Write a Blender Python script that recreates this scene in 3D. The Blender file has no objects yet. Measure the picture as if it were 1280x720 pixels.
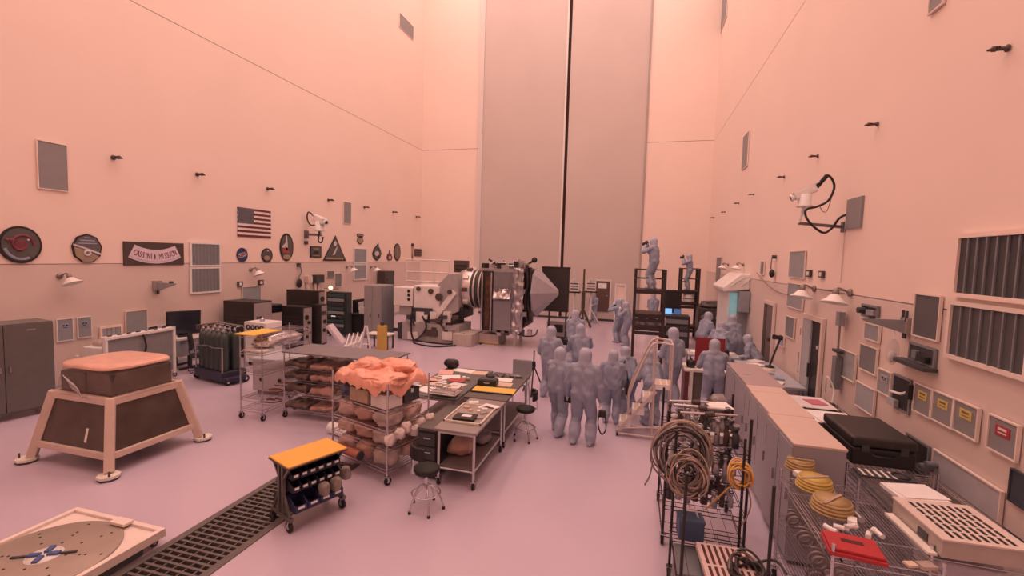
import bpy, bmesh, math, random
import numpy as np
from mathutils import Vector, Matrix
random.seed(7)
scene = bpy.context.scene
COL = scene.collection
PI = math.pi

# ------------------------------------------------------------------ camera
FPX = 569.11                      # focal length in pixels of the 1280 px wide frame
PITCH, YAW, ROLL = (math.radians(a) for a in (3.916, 15.153, -1.698))
EYE = Vector((0.0, 0.0, 3.6))
_fwd = Vector((-math.sin(YAW)*math.cos(PITCH), math.cos(YAW)*math.cos(PITCH), -math.sin(PITCH)))
_r = Vector((math.cos(YAW), math.sin(YAW), 0)); _d = _fwd.cross(_r)
_right = _r*math.cos(ROLL) + _d*math.sin(ROLL)
_down = _d*math.cos(ROLL) - _r*math.sin(ROLL)
cam_data = bpy.data.cameras.new('camera'); cam = bpy.data.objects.new('camera', cam_data)
COL.objects.link(cam); scene.camera = cam
cam_data.sensor_fit = 'HORIZONTAL'; cam_data.sensor_width = 36.0; cam_data.lens = FPX/1280*36.0
cam_data.clip_start = 0.05; cam_data.clip_end = 200
_m = Matrix((_right, -_down, -_fwd)).transposed().to_4x4(); _m.translation = EYE
cam.matrix_world = _m

# ------------------------------------------------------------------ light
LIGHT_TINT = (1.0, 0.66, 0.575)
world = bpy.data.worlds.new('hall_air'); scene.world = world; world.use_nodes = True
world.node_tree.nodes['Background'].inputs[0].default_value = (0.0, 0.0, 0.0, 1)
world.node_tree.nodes['Background'].inputs[1].default_value = 0.0
scene.view_settings.view_transform = 'Standard'; scene.view_settings.look = 'None'
scene.view_settings.gamma = 1.0; scene.view_settings.use_curve_mapping = False
scene.view_settings.exposure = 0.0
CEIL = 22.5
XL, XR, YF, YB = -13.5, 3.77, 27.0, -3.0
HIGH_BAY_POWER = 218.0
for ix in range(3):
    for iy in range(5):
        ld = bpy.data.lights.new('high_bay_lamp', 'AREA'); ld.shape = 'RECTANGLE'; ld.size = 2.6; ld.size_y = 2.6
        ld.energy = HIGH_BAY_POWER; ld.color = LIGHT_TINT
        lo = bpy.data.objects.new('high_bay_lamp', ld); COL.objects.link(lo)
        lo.location = (XL + 17.27*(ix+.5)/3, YB + 30*(iy+.5)/5, CEIL-0.35)

# ------------------------------------------------------------------ survey helpers: a pixel of the photograph to a point of the hall
def _ray(px, py): return _right*((px-640)/FPX) + _down*((py-360)/FPX) + _fwd
def F(px, py, z=0.0):
    d = _ray(px, py); return EYE + d*((z-EYE.z)/d.z)
def WX(px, py, X):
    d = _ray(px, py); return EYE + d*(X/d.x)
def WY(px, py, Y):
    d = _ray(px, py); return EYE + d*(Y/d.y)

# ------------------------------------------------------------------ materials
MATS = {}
def lin(c): c /= 255.0; return c/12.92 if c <= .04045 else ((c+.055)/1.055)**2.4
def mat(name, rgb=None, rough=.55, metal=0.0, var=.06, scale=6.0, bump=0.0, bscale=40.0, emit=None, estr=0.0, alpha=None, trans=0.0, spec=.5, coat=0.0):
    """rgb = linear albedo; colour is broken up by a noise of strength var."""
    if name in MATS: return MATS[name]
    m = bpy.data.materials.new(name); m.use_nodes = True
    nt = m.node_tree; b = nt.nodes['Principled BSDF']
    b.inputs['Roughness'].default_value = rough; b.inputs['Metallic'].default_value = metal
    b.inputs['Specular IOR Level'].default_value = spec
    if coat: b.inputs['Coat Weight'].default_value = coat
    tc = nt.nodes.new('ShaderNodeTexCoord')
    if var > 0:
        n = nt.nodes.new('ShaderNodeTexNoise'); n.inputs['Scale'].default_value = scale; n.inputs['Detail'].default_value = 3
        nt.links.new(tc.outputs['Object'], n.inputs['Vector'])
        r = nt.nodes.new('ShaderNodeValToRGB')
        r.color_ramp.elements[0].position = .3; r.color_ramp.elements[1].position = .7
        r.color_ramp.elements[0].color = (*[max(0, c*(1-var)) for c in rgb], 1)
        r.color_ramp.elements[1].color = (*[min(1, c*(1+var)) for c in rgb], 1)
        nt.links.new(n.outputs['Fac'], r.inputs['Fac']); nt.links.new(r.outputs['Color'], b.inputs['Base Color'])
    else:
        b.inputs['Base Color'].default_value = (*rgb, 1)
    if bump > 0:
        n2 = nt.nodes.new('ShaderNodeTexNoise'); n2.inputs['Scale'].default_value = bscale; n2.inputs['Detail'].default_value = 4
        nt.links.new(tc.outputs['Object'], n2.inputs['Vector'])
        bp = nt.nodes.new('ShaderNodeBump'); bp.inputs['Strength'].default_value = bump; bp.inputs['Distance'].default_value = .02
        nt.links.new(n2.outputs['Fac'], bp.inputs['Height']); nt.links.new(bp.outputs['Normal'], b.inputs['Normal'])
    if emit:
        b.inputs['Emission Color'].default_value = (*emit, 1); b.inputs['Emission Strength'].default_value = estr
    if trans: b.inputs['Transmission Weight'].default_value = trans
    if alpha is not None: b.inputs['Alpha'].default_value = alpha
    MATS[name] = m; return m

wall_m   = mat('wall_paint', (.90, .745, .665), .6, var=.015, scale=.5)
wain_m   = mat('wainscot_paint', (.72, .605, .56), .55, var=.02, scale=.6)
floor_m  = mat('floor_epoxy', (.575, .49, .60), .24, var=.04, scale=.35, spec=.45)
door_m   = mat('hangar_door_paint', (.60, .525, .49), .55, var=.03, scale=.4)
ceil_m   = mat('ceiling_paint', (.8, .8, .8), .7, var=.02, scale=.5)
grey_m   = mat('grey_steel_paint', (.20, .215, .235), .5, var=.05)
lgrey_m  = mat('light_grey_paint', (.42, .44, .48), .5, var=.05)
mgrey_m  = mat('mid_grey_paint', (.31, .33, .36), .5, var=.05)
dark_m   = mat('dark_grey_paint', (.055, .058, .065), .5, var=.08)
black_m  = mat('black_plastic', (.018, .018, .02), .45, var=.1)
rubber_m = mat('black_rubber', (.015, .015, .016), .7, var=.1)
white_m  = mat('white_enamel', (.84, .83, .82), .4, var=.03)
cream_m  = mat('cream_paint', (.80, .75, .68), .5, var=.04)
chrome_m = mat('chrome_wire', (.62, .62, .64), .22, 1.0, var=.05)
steel_m  = mat('brushed_steel', (.50, .50, .52), .38, 1.0, var=.08, scale=14)
alu_m    = mat('pale_aluminium', (.66, .66, .68), .42, .85, var=.06)
paper_m  = mat('white_paper', (.85, .84, .83), .7, var=.04)
yellow_m = mat('yellow_board', (.82, .55, .10), .5, var=.03)
red_m    = mat('red_plastic', (.45, .03, .04), .4, var=.05)
glass_m  = mat('dark_glass', (.01, .012, .015), .08, var=0)
brass_m  = mat('brown_bronze', (.10, .075, .065), .5, .3, var=.1)

# ------------------------------------------------------------------ mesh builder
class MB:
    def __init__(s): s.v = []; s.f = []; s.mi = []; s.sm = []; s.cur = 0
    def mat(s, i): s.cur = i; return s
    def add(s, vs, fs, smooth=False):
        k = len(s.v); s.v += [tuple(p) for p in vs]
        for f in fs: s.f.append(tuple(i+k for i in f)); s.mi.append(s.cur); s.sm.append(smooth)
        return s
    def box(s, c, d, rz=0.0, M=None):
        x, y, z = d[0]/2, d[1]/2, d[2]/2
        p = [Vector((a*x, b*y, e*z)) for e in (-1, 1) for b in (-1, 1) for a in (-1, 1)]
        R = M if M is not None else Matrix.Rotation(rz, 3, 'Z')
        return s.add([R @ q + Vector(c) for q in p], [(0,2,3,1),(4,5,7,6),(0,1,5,4),(2,6,7,3),(0,4,6,2),(1,3,7,5)])
    def bb(s, a, b):                      # box from corner to corner
        a, b = Vector(a), Vector(b); return s.box((a+b)/2, [abs(q) for q in (b-a)])
    def beam(s, p, q, w, h, up=(0,0,1)):  # rectangular bar between two points
        p, q = Vector(p), Vector(q); d = q-p; L = d.length; d.normalize()
        u = Vector(up)
        if abs(d.dot(u)) > .98: u = Vector((0,1,0))
        x = d.cross(u).normalized(); z = x.cross(d)
        return s.box((p+q)/2, (w, L, h), M=Matrix((x, d, z)).transposed())
    def cyl(s, p, q, r, r2=None, n=10, caps=True, smooth=True):
        p, q = Vector(p), Vector(q); r2 = r if r2 is None else r2
        d = (q-p).normalized(); u = Vector((0,0,1)) if abs(d.z) < .95 else Vector((1,0,0))
        x = d.cross(u).normalized(); y = d.cross(x)
        a = [2*PI*i/n for i in range(n)]
        vs = [p + (x*math.cos(t)+y*math.sin(t))*r for t in a] + [q + (x*math.cos(t)+y*math.sin(t))*r2 for t in a]
        s.add(vs, [(i, (i+1) % n, n+(i+1) % n, n+i) for i in range(n)], smooth)
        if caps: s.add(vs[:n], [tuple(range(n))[::-1]]); s.add(vs[n:], [tuple(range(n))])
        return s
    def tube(s, pts, r, n=6, closed=False, smooth=True):
        P = [Vector(p) for p in pts]; N = len(P); vs = []; prev = None
        for i, p in enumerate(P):
            a = P[(i-1) % N] if closed or i > 0 else p; b = P[(i+1) % N] if closed or i < N-1 else p
            t = (b-a)
            t = t.normalized() if t.length > 1e-9 else Vector((0,0,1))
            if prev is None:
                u = Vector((0,0,1)) if abs(t.z) < .9 else Vector((1,0,0)); x = t.cross(u).normalized()
            else:
                x = prev - t*prev.dot(t); x = x.normalized() if x.length > 1e-6 else t.orthogonal().normalized()
            prev = x; y = t.cross(x)
            vs += [p + (x*math.cos(2*PI*j/n) + y*math.sin(2*PI*j/n))*r for j in range(n)]
        fs = []
        for i in range(N if closed else N-1):
            k = (i+1) % N
            for j in range(n): fs.append((i*n+j, i*n+(j+1) % n, k*n+(j+1) % n, k*n+j))
        s.add(vs, fs, smooth)
        if not closed: s.add(vs[:n], [tuple(range(n))[::-1]]); s.add(vs[-n:], [tuple(range(n))])
        return s
    def lathe(s, prof, n=20, o=(0,0,0), axis='z', smooth=True, M=None):
        o = Vector(o); vs = []
        for r, h in prof:
            for j in range(n):
                t = 2*PI*j/n; c, q = r*math.cos(t), r*math.sin(t)
                p = Vector((c, q, h)) if axis == 'z' else (Vector((h, c, q)) if axis == 'x' else Vector((q, h, c)))
                vs.append((M @ p if M is not None else p) + o)
        fs = [(i*n+j, i*n+(j+1) % n, (i+1)*n+(j+1) % n, (i+1)*n+j) for i in range(len(prof)-1) for j in range(n)]
        s.add(vs, fs, smooth)
        if prof[0][0] > 1e-6: s.add(vs[:n], [tuple(range(n))[::-1]])
        if prof[-1][0] > 1e-6: s.add(vs[-n:], [tuple(range(n))])
        return s
    def prism(s, poly, t0, t1, M):        # 2D polygon in the (u,v) plane of M, thickness along w
        n = len(poly)
        vs = [M @ Vector((u, v, t0)) for u, v in poly] + [M @ Vector((u, v, t1)) for u, v in poly]
        fs = [(i, (i+1) % n, n+(i+1) % n, n+i) for i in range(n)] + [tuple(range(n))[::-1], tuple(range(n, 2*n))]
        return s.add(vs, fs)
    def ball(s, c, r, nu=10, nv=7, M=None):
        r = (r, r, r) if not hasattr(r, '__len__') else r
        c = Vector(c); vs = []
        for i in range(nv+1):
            a = -PI/2 + PI*i/nv
            for j in range(nu):
                t = 2*PI*j/nu; p = Vector((r[0]*math.cos(a)*math.cos(t), r[1]*math.cos(a)*math.sin(t), r[2]*math.sin(a)))
                vs.append((M @ p if M is not None else p)+c)
        return s.add(vs, [(i*nu+j, i*nu+(j+1) % nu, (i+1)*nu+(j+1) % nu, (i+1)*nu+j) for i in range(nv) for j in range(nu)], True)
    def torus(s, c, R, r, n=20, k=6, M=None, arc=2*PI):
        full = abs(arc-2*PI) < 1e-6; N = n if full else n+1
        pts = []
        for i in range(N):
            t = arc*i/n; p = Vector((R*math.cos(t), R*math.sin(t), 0)); pts.append((M @ p if M is not None else p)+Vector(c))
        return s.tube(pts, r, k, closed=full)
    def build(s, name, m, parent=None, bevel=0.0, seg=2):
        me = bpy.data.meshes.new(name); me.from_pydata(s.v, [], s.f); me.update()
        for q in (m if isinstance(m, (list, tuple)) else [m]): me.materials.append(q)
        me.polygons.foreach_set('material_index', s.mi); me.polygons.foreach_set('use_smooth', s.sm)
        bm = bmesh.new(); bm.from_mesh(me); bmesh.ops.recalc_face_normals(bm, faces=bm.faces); bm.to_mesh(me); bm.free()
        o = bpy.data.objects.new(name, me); COL.objects.link(o)
        if parent: o.parent = parent
        if bevel:
            b = o.modifiers.new('bevel', 'BEVEL'); b.width = bevel; b.segments = seg; b.limit_method = 'ANGLE'
        return o

def tag(o, label=None, cat=None, group=None, kind=None):
    if label: o['label'] = label
    if cat: o['category'] = cat
    if group: o['group'] = group
    if kind: o['kind'] = kind
    return o
def thing(name, label, cat, loc=(0,0,0), rz=0.0, group=None):
    o = bpy.data.objects.new(name, None); COL.objects.link(o); o.empty_display_size = .2
    o.location = loc; o.rotation_euler = (0, 0, rz); return tag(o, label, cat, group)
def struct(name, mb, m, parent=None, **k):
    o = mb.build(name, m, parent, **k)
    if parent is None: o['kind'] = 'structure'
    return o
def copy_tree(o, parent=None):
    c = o.copy(); COL.objects.link(c); c.parent = parent
    for ch in list(o.children): copy_tree(ch, c)
    return c
def share(o, name, loc, parent, rot=None):    # another object on the same mesh data
    c = bpy.data.objects.new(name, o.data); COL.objects.link(c); c.location = loc; c.parent = parent
    if rot is not None: c.rotation_euler = rot
    for md in o.modifiers:
        if md.type == 'BEVEL':
            b = c.modifiers.new('bevel', 'BEVEL'); b.width = md.width; b.segments = md.segments; b.limit_method = 'ANGLE'
    return c
def text(name, body, m, parent, size, M, depth=.004, align='CENTER', sx=1.0):
    cu = bpy.data.curves.new(name, 'FONT'); cu.body = body; cu.size = size; cu.extrude = depth; cu.align_x = align; cu.align_y = 'CENTER'
    o = bpy.data.objects.new(name, cu); COL.objects.link(o)
    dg = bpy.context.evaluated_depsgraph_get(); me = bpy.data.meshes.new_from_object(o.evaluated_get(dg))
    bpy.data.objects.remove(o); bpy.data.curves.remove(cu)
    for v in me.vertices: v.co = M @ Vector((v.co.x*sx, v.co.y, v.co.z))
    me.materials.clear(); me.materials.append(m); me.name = name
    o = bpy.data.objects.new(name, me); COL.objects.link(o); o.parent = parent; return o
def frame_of(o, u, v, w):                    # 4x4 from an origin and three axes
    m = Matrix((Vector(u), Vector(v), Vector(w))).transposed().to_4x4(); m.translation = Vector(o); return m
def arcpts(p, c, q, n=12):                   # quadratic bow through control point c
    p, c, q = Vector(p), Vector(c), Vector(q)
    return [p*(1-t)**2 + c*2*t*(1-t) + q*t*t for t in (i/n for i in range(n+1))]
def spline(pts, k=6):                        # Catmull-Rom through the points
    P = [Vector(p) for p in pts]; P = [P[0]*2-P[1]] + P + [P[-1]*2-P[-2]]; out = []
    for i in range(1, len(P)-2):
        a, b, c, d = P[i-1:i+3]
        for j in range(k):
            t = j/k; out.append(.5*((2*b)+(c-a)*t+(2*a-5*b+4*c-d)*t*t+(3*b-a-3*c+d)*t**3))
    return out+[P[-2]]
# ================================================================== the hall
TX0, TX1, TY0, TY1 = -5.30, -4.42, 1.2, 6.6          # floor trench under the grate
fb = MB()
fb.bb((XL-.3, YB-.3, -.3), (TX0, YF+.6, 0)); fb.bb((TX1, YB-.3, -.3), (XR+.3, YF+.6, 0))
fb.bb((TX0, YB-.3, -.3), (TX1, TY0, 0)); fb.bb((TX0, TY1, -.3), (TX1, YF+.6, 0))
floor = struct('floor', fb, floor_m)
struct('trench_bottom', MB().bb((TX0-.05, TY0-.05, -.42), (TX1+.05, TY1+.05, -.3)), dark_m, floor)

SEAM, SEAM2 = 3.1, 10.2
def hall_wall(name, a, b, n):
    """three tiers of wall board between the plan points a and b, n points into the hall"""
    mb = MB(); a, b, n = Vector(a), Vector(b), Vector(n)
    d = (b-a); c = (a+b)/2
    def tier(z0, z1, proud, k):
        mb.mat(k)
        s = (abs(d.x) if abs(d.x) > .1 else .3, abs(d.y) if abs(d.y) > .1 else .3)
        cc = c - n*(.15-proud); mb.box((cc.x, cc.y, (z0+z1)/2), (s[0], s[1], z1-z0))
    tier(-.3, SEAM-.01, .0, 1); tier(SEAM+.01, SEAM2-.012, .0, 0); tier(SEAM2+.012, CEIL, .0, 0)
    mb.mat(2); cc = c - n*.17; mb.box((cc.x, cc.y, CEIL/2), (abs(d.x) if abs(d.x) > .1 else .3, abs(d.y) if abs(d.y) > .1 else .3, CEIL))
    return struct(name, mb, [wall_m, wain_m, lgrey_m])
hall_wall('wall_left', (XL, YB, 0), (XL, YF, 0), (1, 0, 0))
hall_wall('wall_right', (XR, YB, 0), (XR, YF, 0), (-1, 0, 0))
hall_wall('wall_back', (XL, YB, 0), (XR, YB, 0), (0, 1, 0))
DX0, DXM, DX1 = -9.45, -4.36, .22
mb = MB()
mb.mat(0).bb((XL, YF, 0), (DX0-.28, YF+.3, SEAM2-.012)); mb.bb((DX1+.02, YF, 0), (XR, YF+.3, SEAM2-.012))
mb.bb((XL, YF, SEAM2+.012), (DX0-.28, YF+.3, CEIL)); mb.bb((DX1+.02, YF, SEAM2+.012), (XR, YF+.3, CEIL))
mb.mat(1).bb((XL, YF+.05, 0), (XR, YF+.32, CEIL)); mb.mat(0).bb((DX0-.3, YF, 20.5), (DX1+.05, YF+.3, CEIL))
struct('wall_far', mb, [wall_m, lgrey_m])
struct('ceiling', MB().bb((XL-.3, YB-.3, CEIL), (XR+.3, YF+.6, CEIL+.2)), ceil_m)

# the tall sliding hangar door: jamb, two leaves, the dark slot between them
hd = thing('door_1', 'tall two leaf grey hangar door in the far wall', 'door', (0, YF, 0)); hd['kind'] = 'structure'
jamb_m = mat('door_jamb_paint', (.70, .66, .64), .5, var=.02)
MB().bb((DX0-.28, -.10, 0), (DX0, .2, 20.5)).build('jamb', jamb_m, hd)
MB().bb((DX0, -.02, .12), (DXM, .25, 20.5)).build('door_leaf', door_m, hd)
MB().bb((DXM-.1, -.07, .12), (DXM, -.02, 20.5)).build('leaf_edge', mat('leaf_edge_highlight', (.78, .74, .72), .5), hd)  # highlight along the leaf's edge, put into a paler colour
MB().bb((DXM, .012, .12), (DXM+.17, .045, 20.5)).build('door_slot', mat('door_slot_brown', (.05, .028, .026), .8, spec=.1), hd)
MB().bb((DXM+.17, .0, .12), (DX1, .25, 20.5)).build('door_leaf', door_m, hd)
MB().bb((DX1-.07, -.05, 0), (DX1+.05, .06, 20.5)).build('jamb', mat('jamb_brown', (.42, .36, .34), .5), hd)
MB().bb((DX0, -.03, 0), (DX1, .25, .13)).build('threshold', dark_m, hd)
# personnel door set in the right leaf
a, b = WY(744, 351, YF), WY(761, 390, YF)
pd = thing('door_2', 'dark brown personnel door with a small white notice', 'door', ((a.x+b.x)/2, YF, 0)); pd['kind'] = 'structure'
w = abs(b.x-a.x)
MB().bb((-w/2, -.05, b.z), (w/2, .03, a.z)).build('door_panel', mat('door_brown', (.12, .075, .065), .5), pd)
fr = MB()
for q in ((-w/2-.1, -w/2), (w/2, w/2+.1)): fr.bb((q[0], -.07, b.z-.05), (q[1], .03, a.z+.1))
fr.bb((-w/2, -.07, a.z), (w/2, .03, a.z+.1)); fr.build('door_frame', jamb_m, pd)
MB().bb((-.24, -.065, a.z-.42), (.24, -.05, a.z-.12)).build('notice', paper_m, pd)
MB().cyl((w/2-.15, -.1, b.z+.95), (w/2-.15, -.05, b.z+.95), .045).build('door_handle', steel_m, pd)

# trims: pipes and cover strips on the walls
for n_, (px, y0, y1) in enumerate(((1056, 150, 354),)):
    p, q = WX(px, y0, XR), WX(px-4, y1, XR)
    struct('trim_1', MB().cyl((XR-.02, q.y, q.z), (XR-.02, q.y, 4.45), .010, n=6), wain_m)
struct('baseboard_left', MB().bb((XL, YB, 0), (XL+.03, YF, .15)), lgrey_m)
struct('baseboard_right', MB().bb((XR-.03, YB, 0), (XR, YF, .15)), lgrey_m)

# ------------------------------------------------------------------ floor grate
gr = thing('floor_grate', 'long dark steel drain grate let into the pale floor', 'grate', ((TX0+TX1)/2, (TY0+TY1)/2, 0))
grate_m = mat('grate_steel', (.155, .14, .135), .5, .3, var=.1)
gw, gl = (TX1-TX0), (TY1-TY0)
for sx in (-1, 1): MB().bb((sx*gw/2-.05, -gl/2, -.05), (sx*gw/2+.05, gl/2, .012)).build('frame_rail', grate_m, gr)
for k in range(5): MB().bb((-gw/2+gw*(k+1)/6-.008, -gl/2, -.05), (-gw/2+gw*(k+1)/6+.008, gl/2, -.002)).build('long_bar', grate_m, gr)
bar = MB().box((0, 0, 0), (gw-.1, .032, .045)).build('cross_bar', grate_m, gr)
N = int(gl/.088)
bar.location = (0, -gl/2+.05, -.02)
for k in range(1, N): share(bar, 'cross_bar', (0, -gl/2+.05+k*.088, -.02), gr)

# ================================================================== fittings on the walls
AX = {'L': ((0,1,0), (0,0,1), (1,0,0)), 'R': ((0,-1,0), (0,0,1), (-1,0,0)), 'F': ((1,0,0), (0,0,1), (0,-1,0))}
def on_wall(side, px, py):
    return WX(px, py, XL) if side == 'L' else WX(px, py, XR) if side == 'R' else WY(px, py, YF)
def wrect(side, x0, y0, x1, y1):
    a, b = on_wall(side, x0, y0), on_wall(side, x1, y1); c = (a+b)/2
    w = abs(a.y-b.y) if side != 'F' else abs(a.x-b.x)
    return c, w, abs(a.z-b.z)
def wthing(side, name, label, cat, c, group=None):
    """an Empty on the wall whose local x runs along the wall, y up, z out into the hall"""
    o = thing(name, label, cat, group=group); o['kind'] = 'thing'; o.matrix_world = frame_of(Vector(c)+Vector(AX[side][2])*.012, *AX[side]); return o
def on(c): return c
def ellipse(w, h, n=28): return [(w*math.cos(2*PI*i/n), h*math.sin(2*PI*i/n)) for i in range(n)]
I4 = Matrix.Identity(4)
def plate(poly, t0, t1): return MB().prism(poly, t0, t1, I4)
def rectp(w, h, cx=0, cy=0): return [(cx-w/2, cy-h/2), (cx+w/2, cy-h/2), (cx+w/2, cy+h/2), (cx-w/2, cy+h/2)]

def wall_panel(side, box, label, m=None, sign=None, trim=white_m, proud=.02, top=True, group=None):
    c, w, h = wrect(side, *box); t = wthing(side, 'access_hatch', label, 'panel', c, group)
    plate(rectp(w, h), 0, proud).build('cover', m or grey_m, t)
    e = .017
    fm = MB()
    if top: fm.prism(rectp(w+2*e, e, 0, h/2+e/2), 0, proud+.015, I4)
    fm.prism(rectp(w+2*e, e, 0, -h/2-e/2), 0, proud+.015, I4); fm.prism(rectp(e, h, -w/2-e/2), 0, proud+.015, I4); fm.prism(rectp(e, h, w/2+e/2), 0, proud+.015, I4)
    fm.build('frame', trim, t)
    if sign:
        sm, ink, kind = sign
        s = plate(rectp(w*.52, h*.30, 0, h*.16), proud, proud+.008).build('notice', sm, t)
        for q in ((-.11, .0), (.11, .0)) if kind == 'two' else ((0, .02),):
            plate(rectp(w*.15 if kind == 'two' else w*.3, h*.07, q[0]*w, h*(.2+q[1])), proud+.008, proud+.011).build('printed_mark', ink, s)
        plate(rectp(w*.3, h*.03, 0, h*.105), proud+.008, proud+.011).build('printed_mark', ink, s)
    return t
def louvre(side, box, n, label, m=dark_m, slat=None, trim=white_m, group=None, thin=False):
    c, w, h = wrect(side, *box); t = wthing(side, 'air_louvre', label, 'vent', c, group)
    plate(rectp(w, h), 0, .02).build('backing', m, t)
    e = .05; fm = MB()
    for q in (rectp(w+2*e, e, 0, h/2+e/2), rectp(w+2*e, e, 0, -h/2-e/2), rectp(e, h, -w/2-e/2), rectp(e, h, w/2+e/2)): fm.prism(q, 0, .05, I4)
    fm.build('frame', trim, t)
    sw = w/n
    if thin: sl = plate(rectp(.02, h), .02, .04).build('slat', slat or lgrey_m, t)
    else:
        sl = MB(); x = sw*.36
        sl.add([(-x, -h/2, .02), (x*.6, -h/2, .06), (x, -h/2, .02), (-x, h/2, .02), (x*.6, h/2, .06), (x, h/2, .02)], [(0,1,4,3), (1,2,5,4), (0,2,1), (3,4,5), (0,3,5,2)])
        sl = sl.build('slat', slat or grey_m, t)
    for k in range(n):
        if thin and k == 0: sl.location = (-w/2+sw, 0, 0); continue
        if thin and k == n-1: break
        x = -w/2+sw*(k+1) if thin else -w/2+sw*(k+.5)
        if k == 0: sl.location = (x, 0, 0)
        else: share(sl, 'slat', (x, 0, 0), t)
    return t

# ---- left wall panels and vents
pgrey = mat('panel_grey', (.27, .27, .28), .5, var=.04)
wall_panel('L', (45, 175, 84, 239), 'grey access panel high on the wall above the round dark patch', pgrey, trim=wall_m)
wall_panel('L', (499, 16, 516, 50), 'grey access panel near the top of the hall by the far corner', pgrey, trim=wall_m)
wall_panel('L', (429, 252, 438, 280), 'slim grey panel above the black triangular patch', pgrey, trim=wall_m)
louvre('L', (238, 304.5, 273, 331), 8, 'upper ribbed vent beside the curved banner', mgrey_m, grey_m)
louvre('L', (238, 336, 273, 363), 8, 'lower ribbed vent below the banner height', mgrey_m, grey_m)
louvre('L', (442, 311, 457, 328), 6, 'upper square vent under the small helmet patch', grey_m, mgrey_m)
louvre('L', (442, 331.5, 457, 348), 6, 'lower square vent beside the wall lamp', grey_m, mgrey_m)
sgn = mat('blue_grey_notice', (.32, .38, .50), .5); ink = mat('black_ink', (.02, .02, .025), .6)
wall_panel('L', (70, 400, 90, 424), 'grey wall panel with dark mark next to the tall cabinet', mgrey_m, (sgn, ink, 'two'))
wall_panel('L', (96, 397.5, 113, 420), 'grey wall panel with dark mark, farther from the tall cabinet', mgrey_m, (sgn, ink, 'two'))
louvre('L', (126, 411, 150, 446), 4, 'ribbed grey vent low behind the wrapped stand', mgrey_m, lgrey_m, trim=wall_m)
wall_panel('L', (156, 390, 183, 417), 'plain grey panel above the framed white trolley', mgrey_m, trim=wall_m)
wall_panel('L', (184, 409, 196, 418), 'small dark recess beside the plain grey panel', dark_m)
wall_panel('L', (201, 407, 212, 416), 'small dark recess left of the black screen', dark_m)
wall_panel('L', (302, 359, 325, 377), 'blue grey panel behind the black consoles', mat('panel_blue', (.34, .38, .42), .5), trim=wall_m)
wall_panel('L', (408, 339, 417, 347), 'small dark box on the wall below the triangular patch', grey_m, trim=wall_m)
wall_panel('L', (418, 342, 426, 358), 'narrow grey panel below the triangular patch', grey_m, trim=wall_m)
for i, (px, py) in enumerate(((299, 355), (325, 353))):
    c, w, h = wrect('L', px-3, py-3, px+3, py+3)
    t = wthing('L', 'socket_box', ('small square wall socket left of the lamp', 'small square wall socket right of the lamp')[i], 'socket', c)
    plate(rectp(w, h), 0, .05).build('box', brass_m, t); plate(rectp(w*.5, h*.55), .05, .056).build('socket_face', white_m, t)

# hooks in two rows along the walls
def wall_hook(side, px, py, s, label):
    c = on_wall(side, px, py); t = wthing(side, 'wall_anchor', label, 'anchor', c, 'dark anchors along the walls')
    MB().lathe([(.0, 0), (.075*s, 0), (.075*s, .03*s), (.04*s, .05*s), (.04*s, .2*s), (.055*s, .2*s), (.055*s, .27*s), (0, .27*s)], 10).build('mount', brass_m, t)
    d = -1 if side == 'L' else 1
    MB().cyl((0, 0, .235*s), (.02*s, -.03*s, .36*s), .05*s, .02*s, 8).build('nozzle', brass_m, t)
    MB().box((0, 0, .2*s), (.17*s, .05*s, .05*s)).build('cross_pin', black_m, t)
ordl = ('first', 'second', 'third', 'fourth', 'fifth', 'sixth', 'seventh', 'eighth')
for i, p in enumerate(((141,197),(246,218),(334,236),(410,250),(455,259),(491,265),(520,271))):
    wall_hook('L', *p, .85, 'dark anchor high on the flag wall, %s counted from the tall cabinet' % ordl[i])
for i, p in enumerate(((1262,60),(1098,155),(1023,195),(981,221),(943,243),(924,254),(907,265),(893,272))):
    wall_hook('R', *p, .52, 'dark anchor high on the louvre wall, %s counted towards the hangar door' % ordl[i])
for px, py, nm in ((904, 8, 'grey panel high on the louvre wall near the hangar door'),):
    wall_panel('R', (901, -8, 909, 20), nm, pgrey, trim=wall_m)
wall_panel('R', (930.5, 172, 935, 207), 'narrow grey panel on the louvre wall above the anchors', pgrey, trim=wall_m)
wall_panel('R', (1168, -22, 1182, 3), 'grey panel cut by the top edge above the robot camera', pgrey, trim=wall_m)

# ---- right wall panels, vents, doors
lt = mat('trim_pale_pink', (.80, .69, .63), .5, var=.02)
louvre('R', (1206, 298, 1290, 375), 7, 'large upper louvre with six pale mullions', dark_m, grey_m, trim=wall_m, thin=True)
louvre('R', (1196, 381, 1287, 471), 7, 'large lower louvre with pale sill', mat('louvre_dark', (.085,.088,.095), .5), grey_m, trim=lt, thin=True)
panel_d = mat('panel_dark', (.105, .11, .12), .5, var=.04)
wall_panel('R', (1149, 368, 1175, 426), 'tall dark grey panel between bracket shelf and louvres', panel_d, trim=lt)
wall_panel('R', (990, 315, 1006.5, 348), 'upper grey panel of the stacked pair above the lamps', mgrey_m, trim=lt)
wall_panel('R', (987.5, 354, 1004.5, 388), 'lower grey panel of the stacked pair behind the lamp', mgrey_m, trim=lt)
wall_panel('R', (953, 327, 956, 343), 'narrow slotted panel beside the hanging handset', grey_m, trim=wall_m)
wall_panel('R', (985, 395, 993.5, 424), 'narrow grey panel between the two side doors', grey_m, trim=lt)
wall_panel('R', (1003, 410, 1006, 421), 'slim grey box next to the open side door', grey_m, trim=wall_m)
wall_panel('R', (974, 420, 981, 434), 'pale panel low beside the far side door', lgrey_m, trim=lt)
wall_panel('R', (1001, 440, 1005, 470), 'narrow dark panel low beside the open side door', grey_m, trim=lt)
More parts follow.
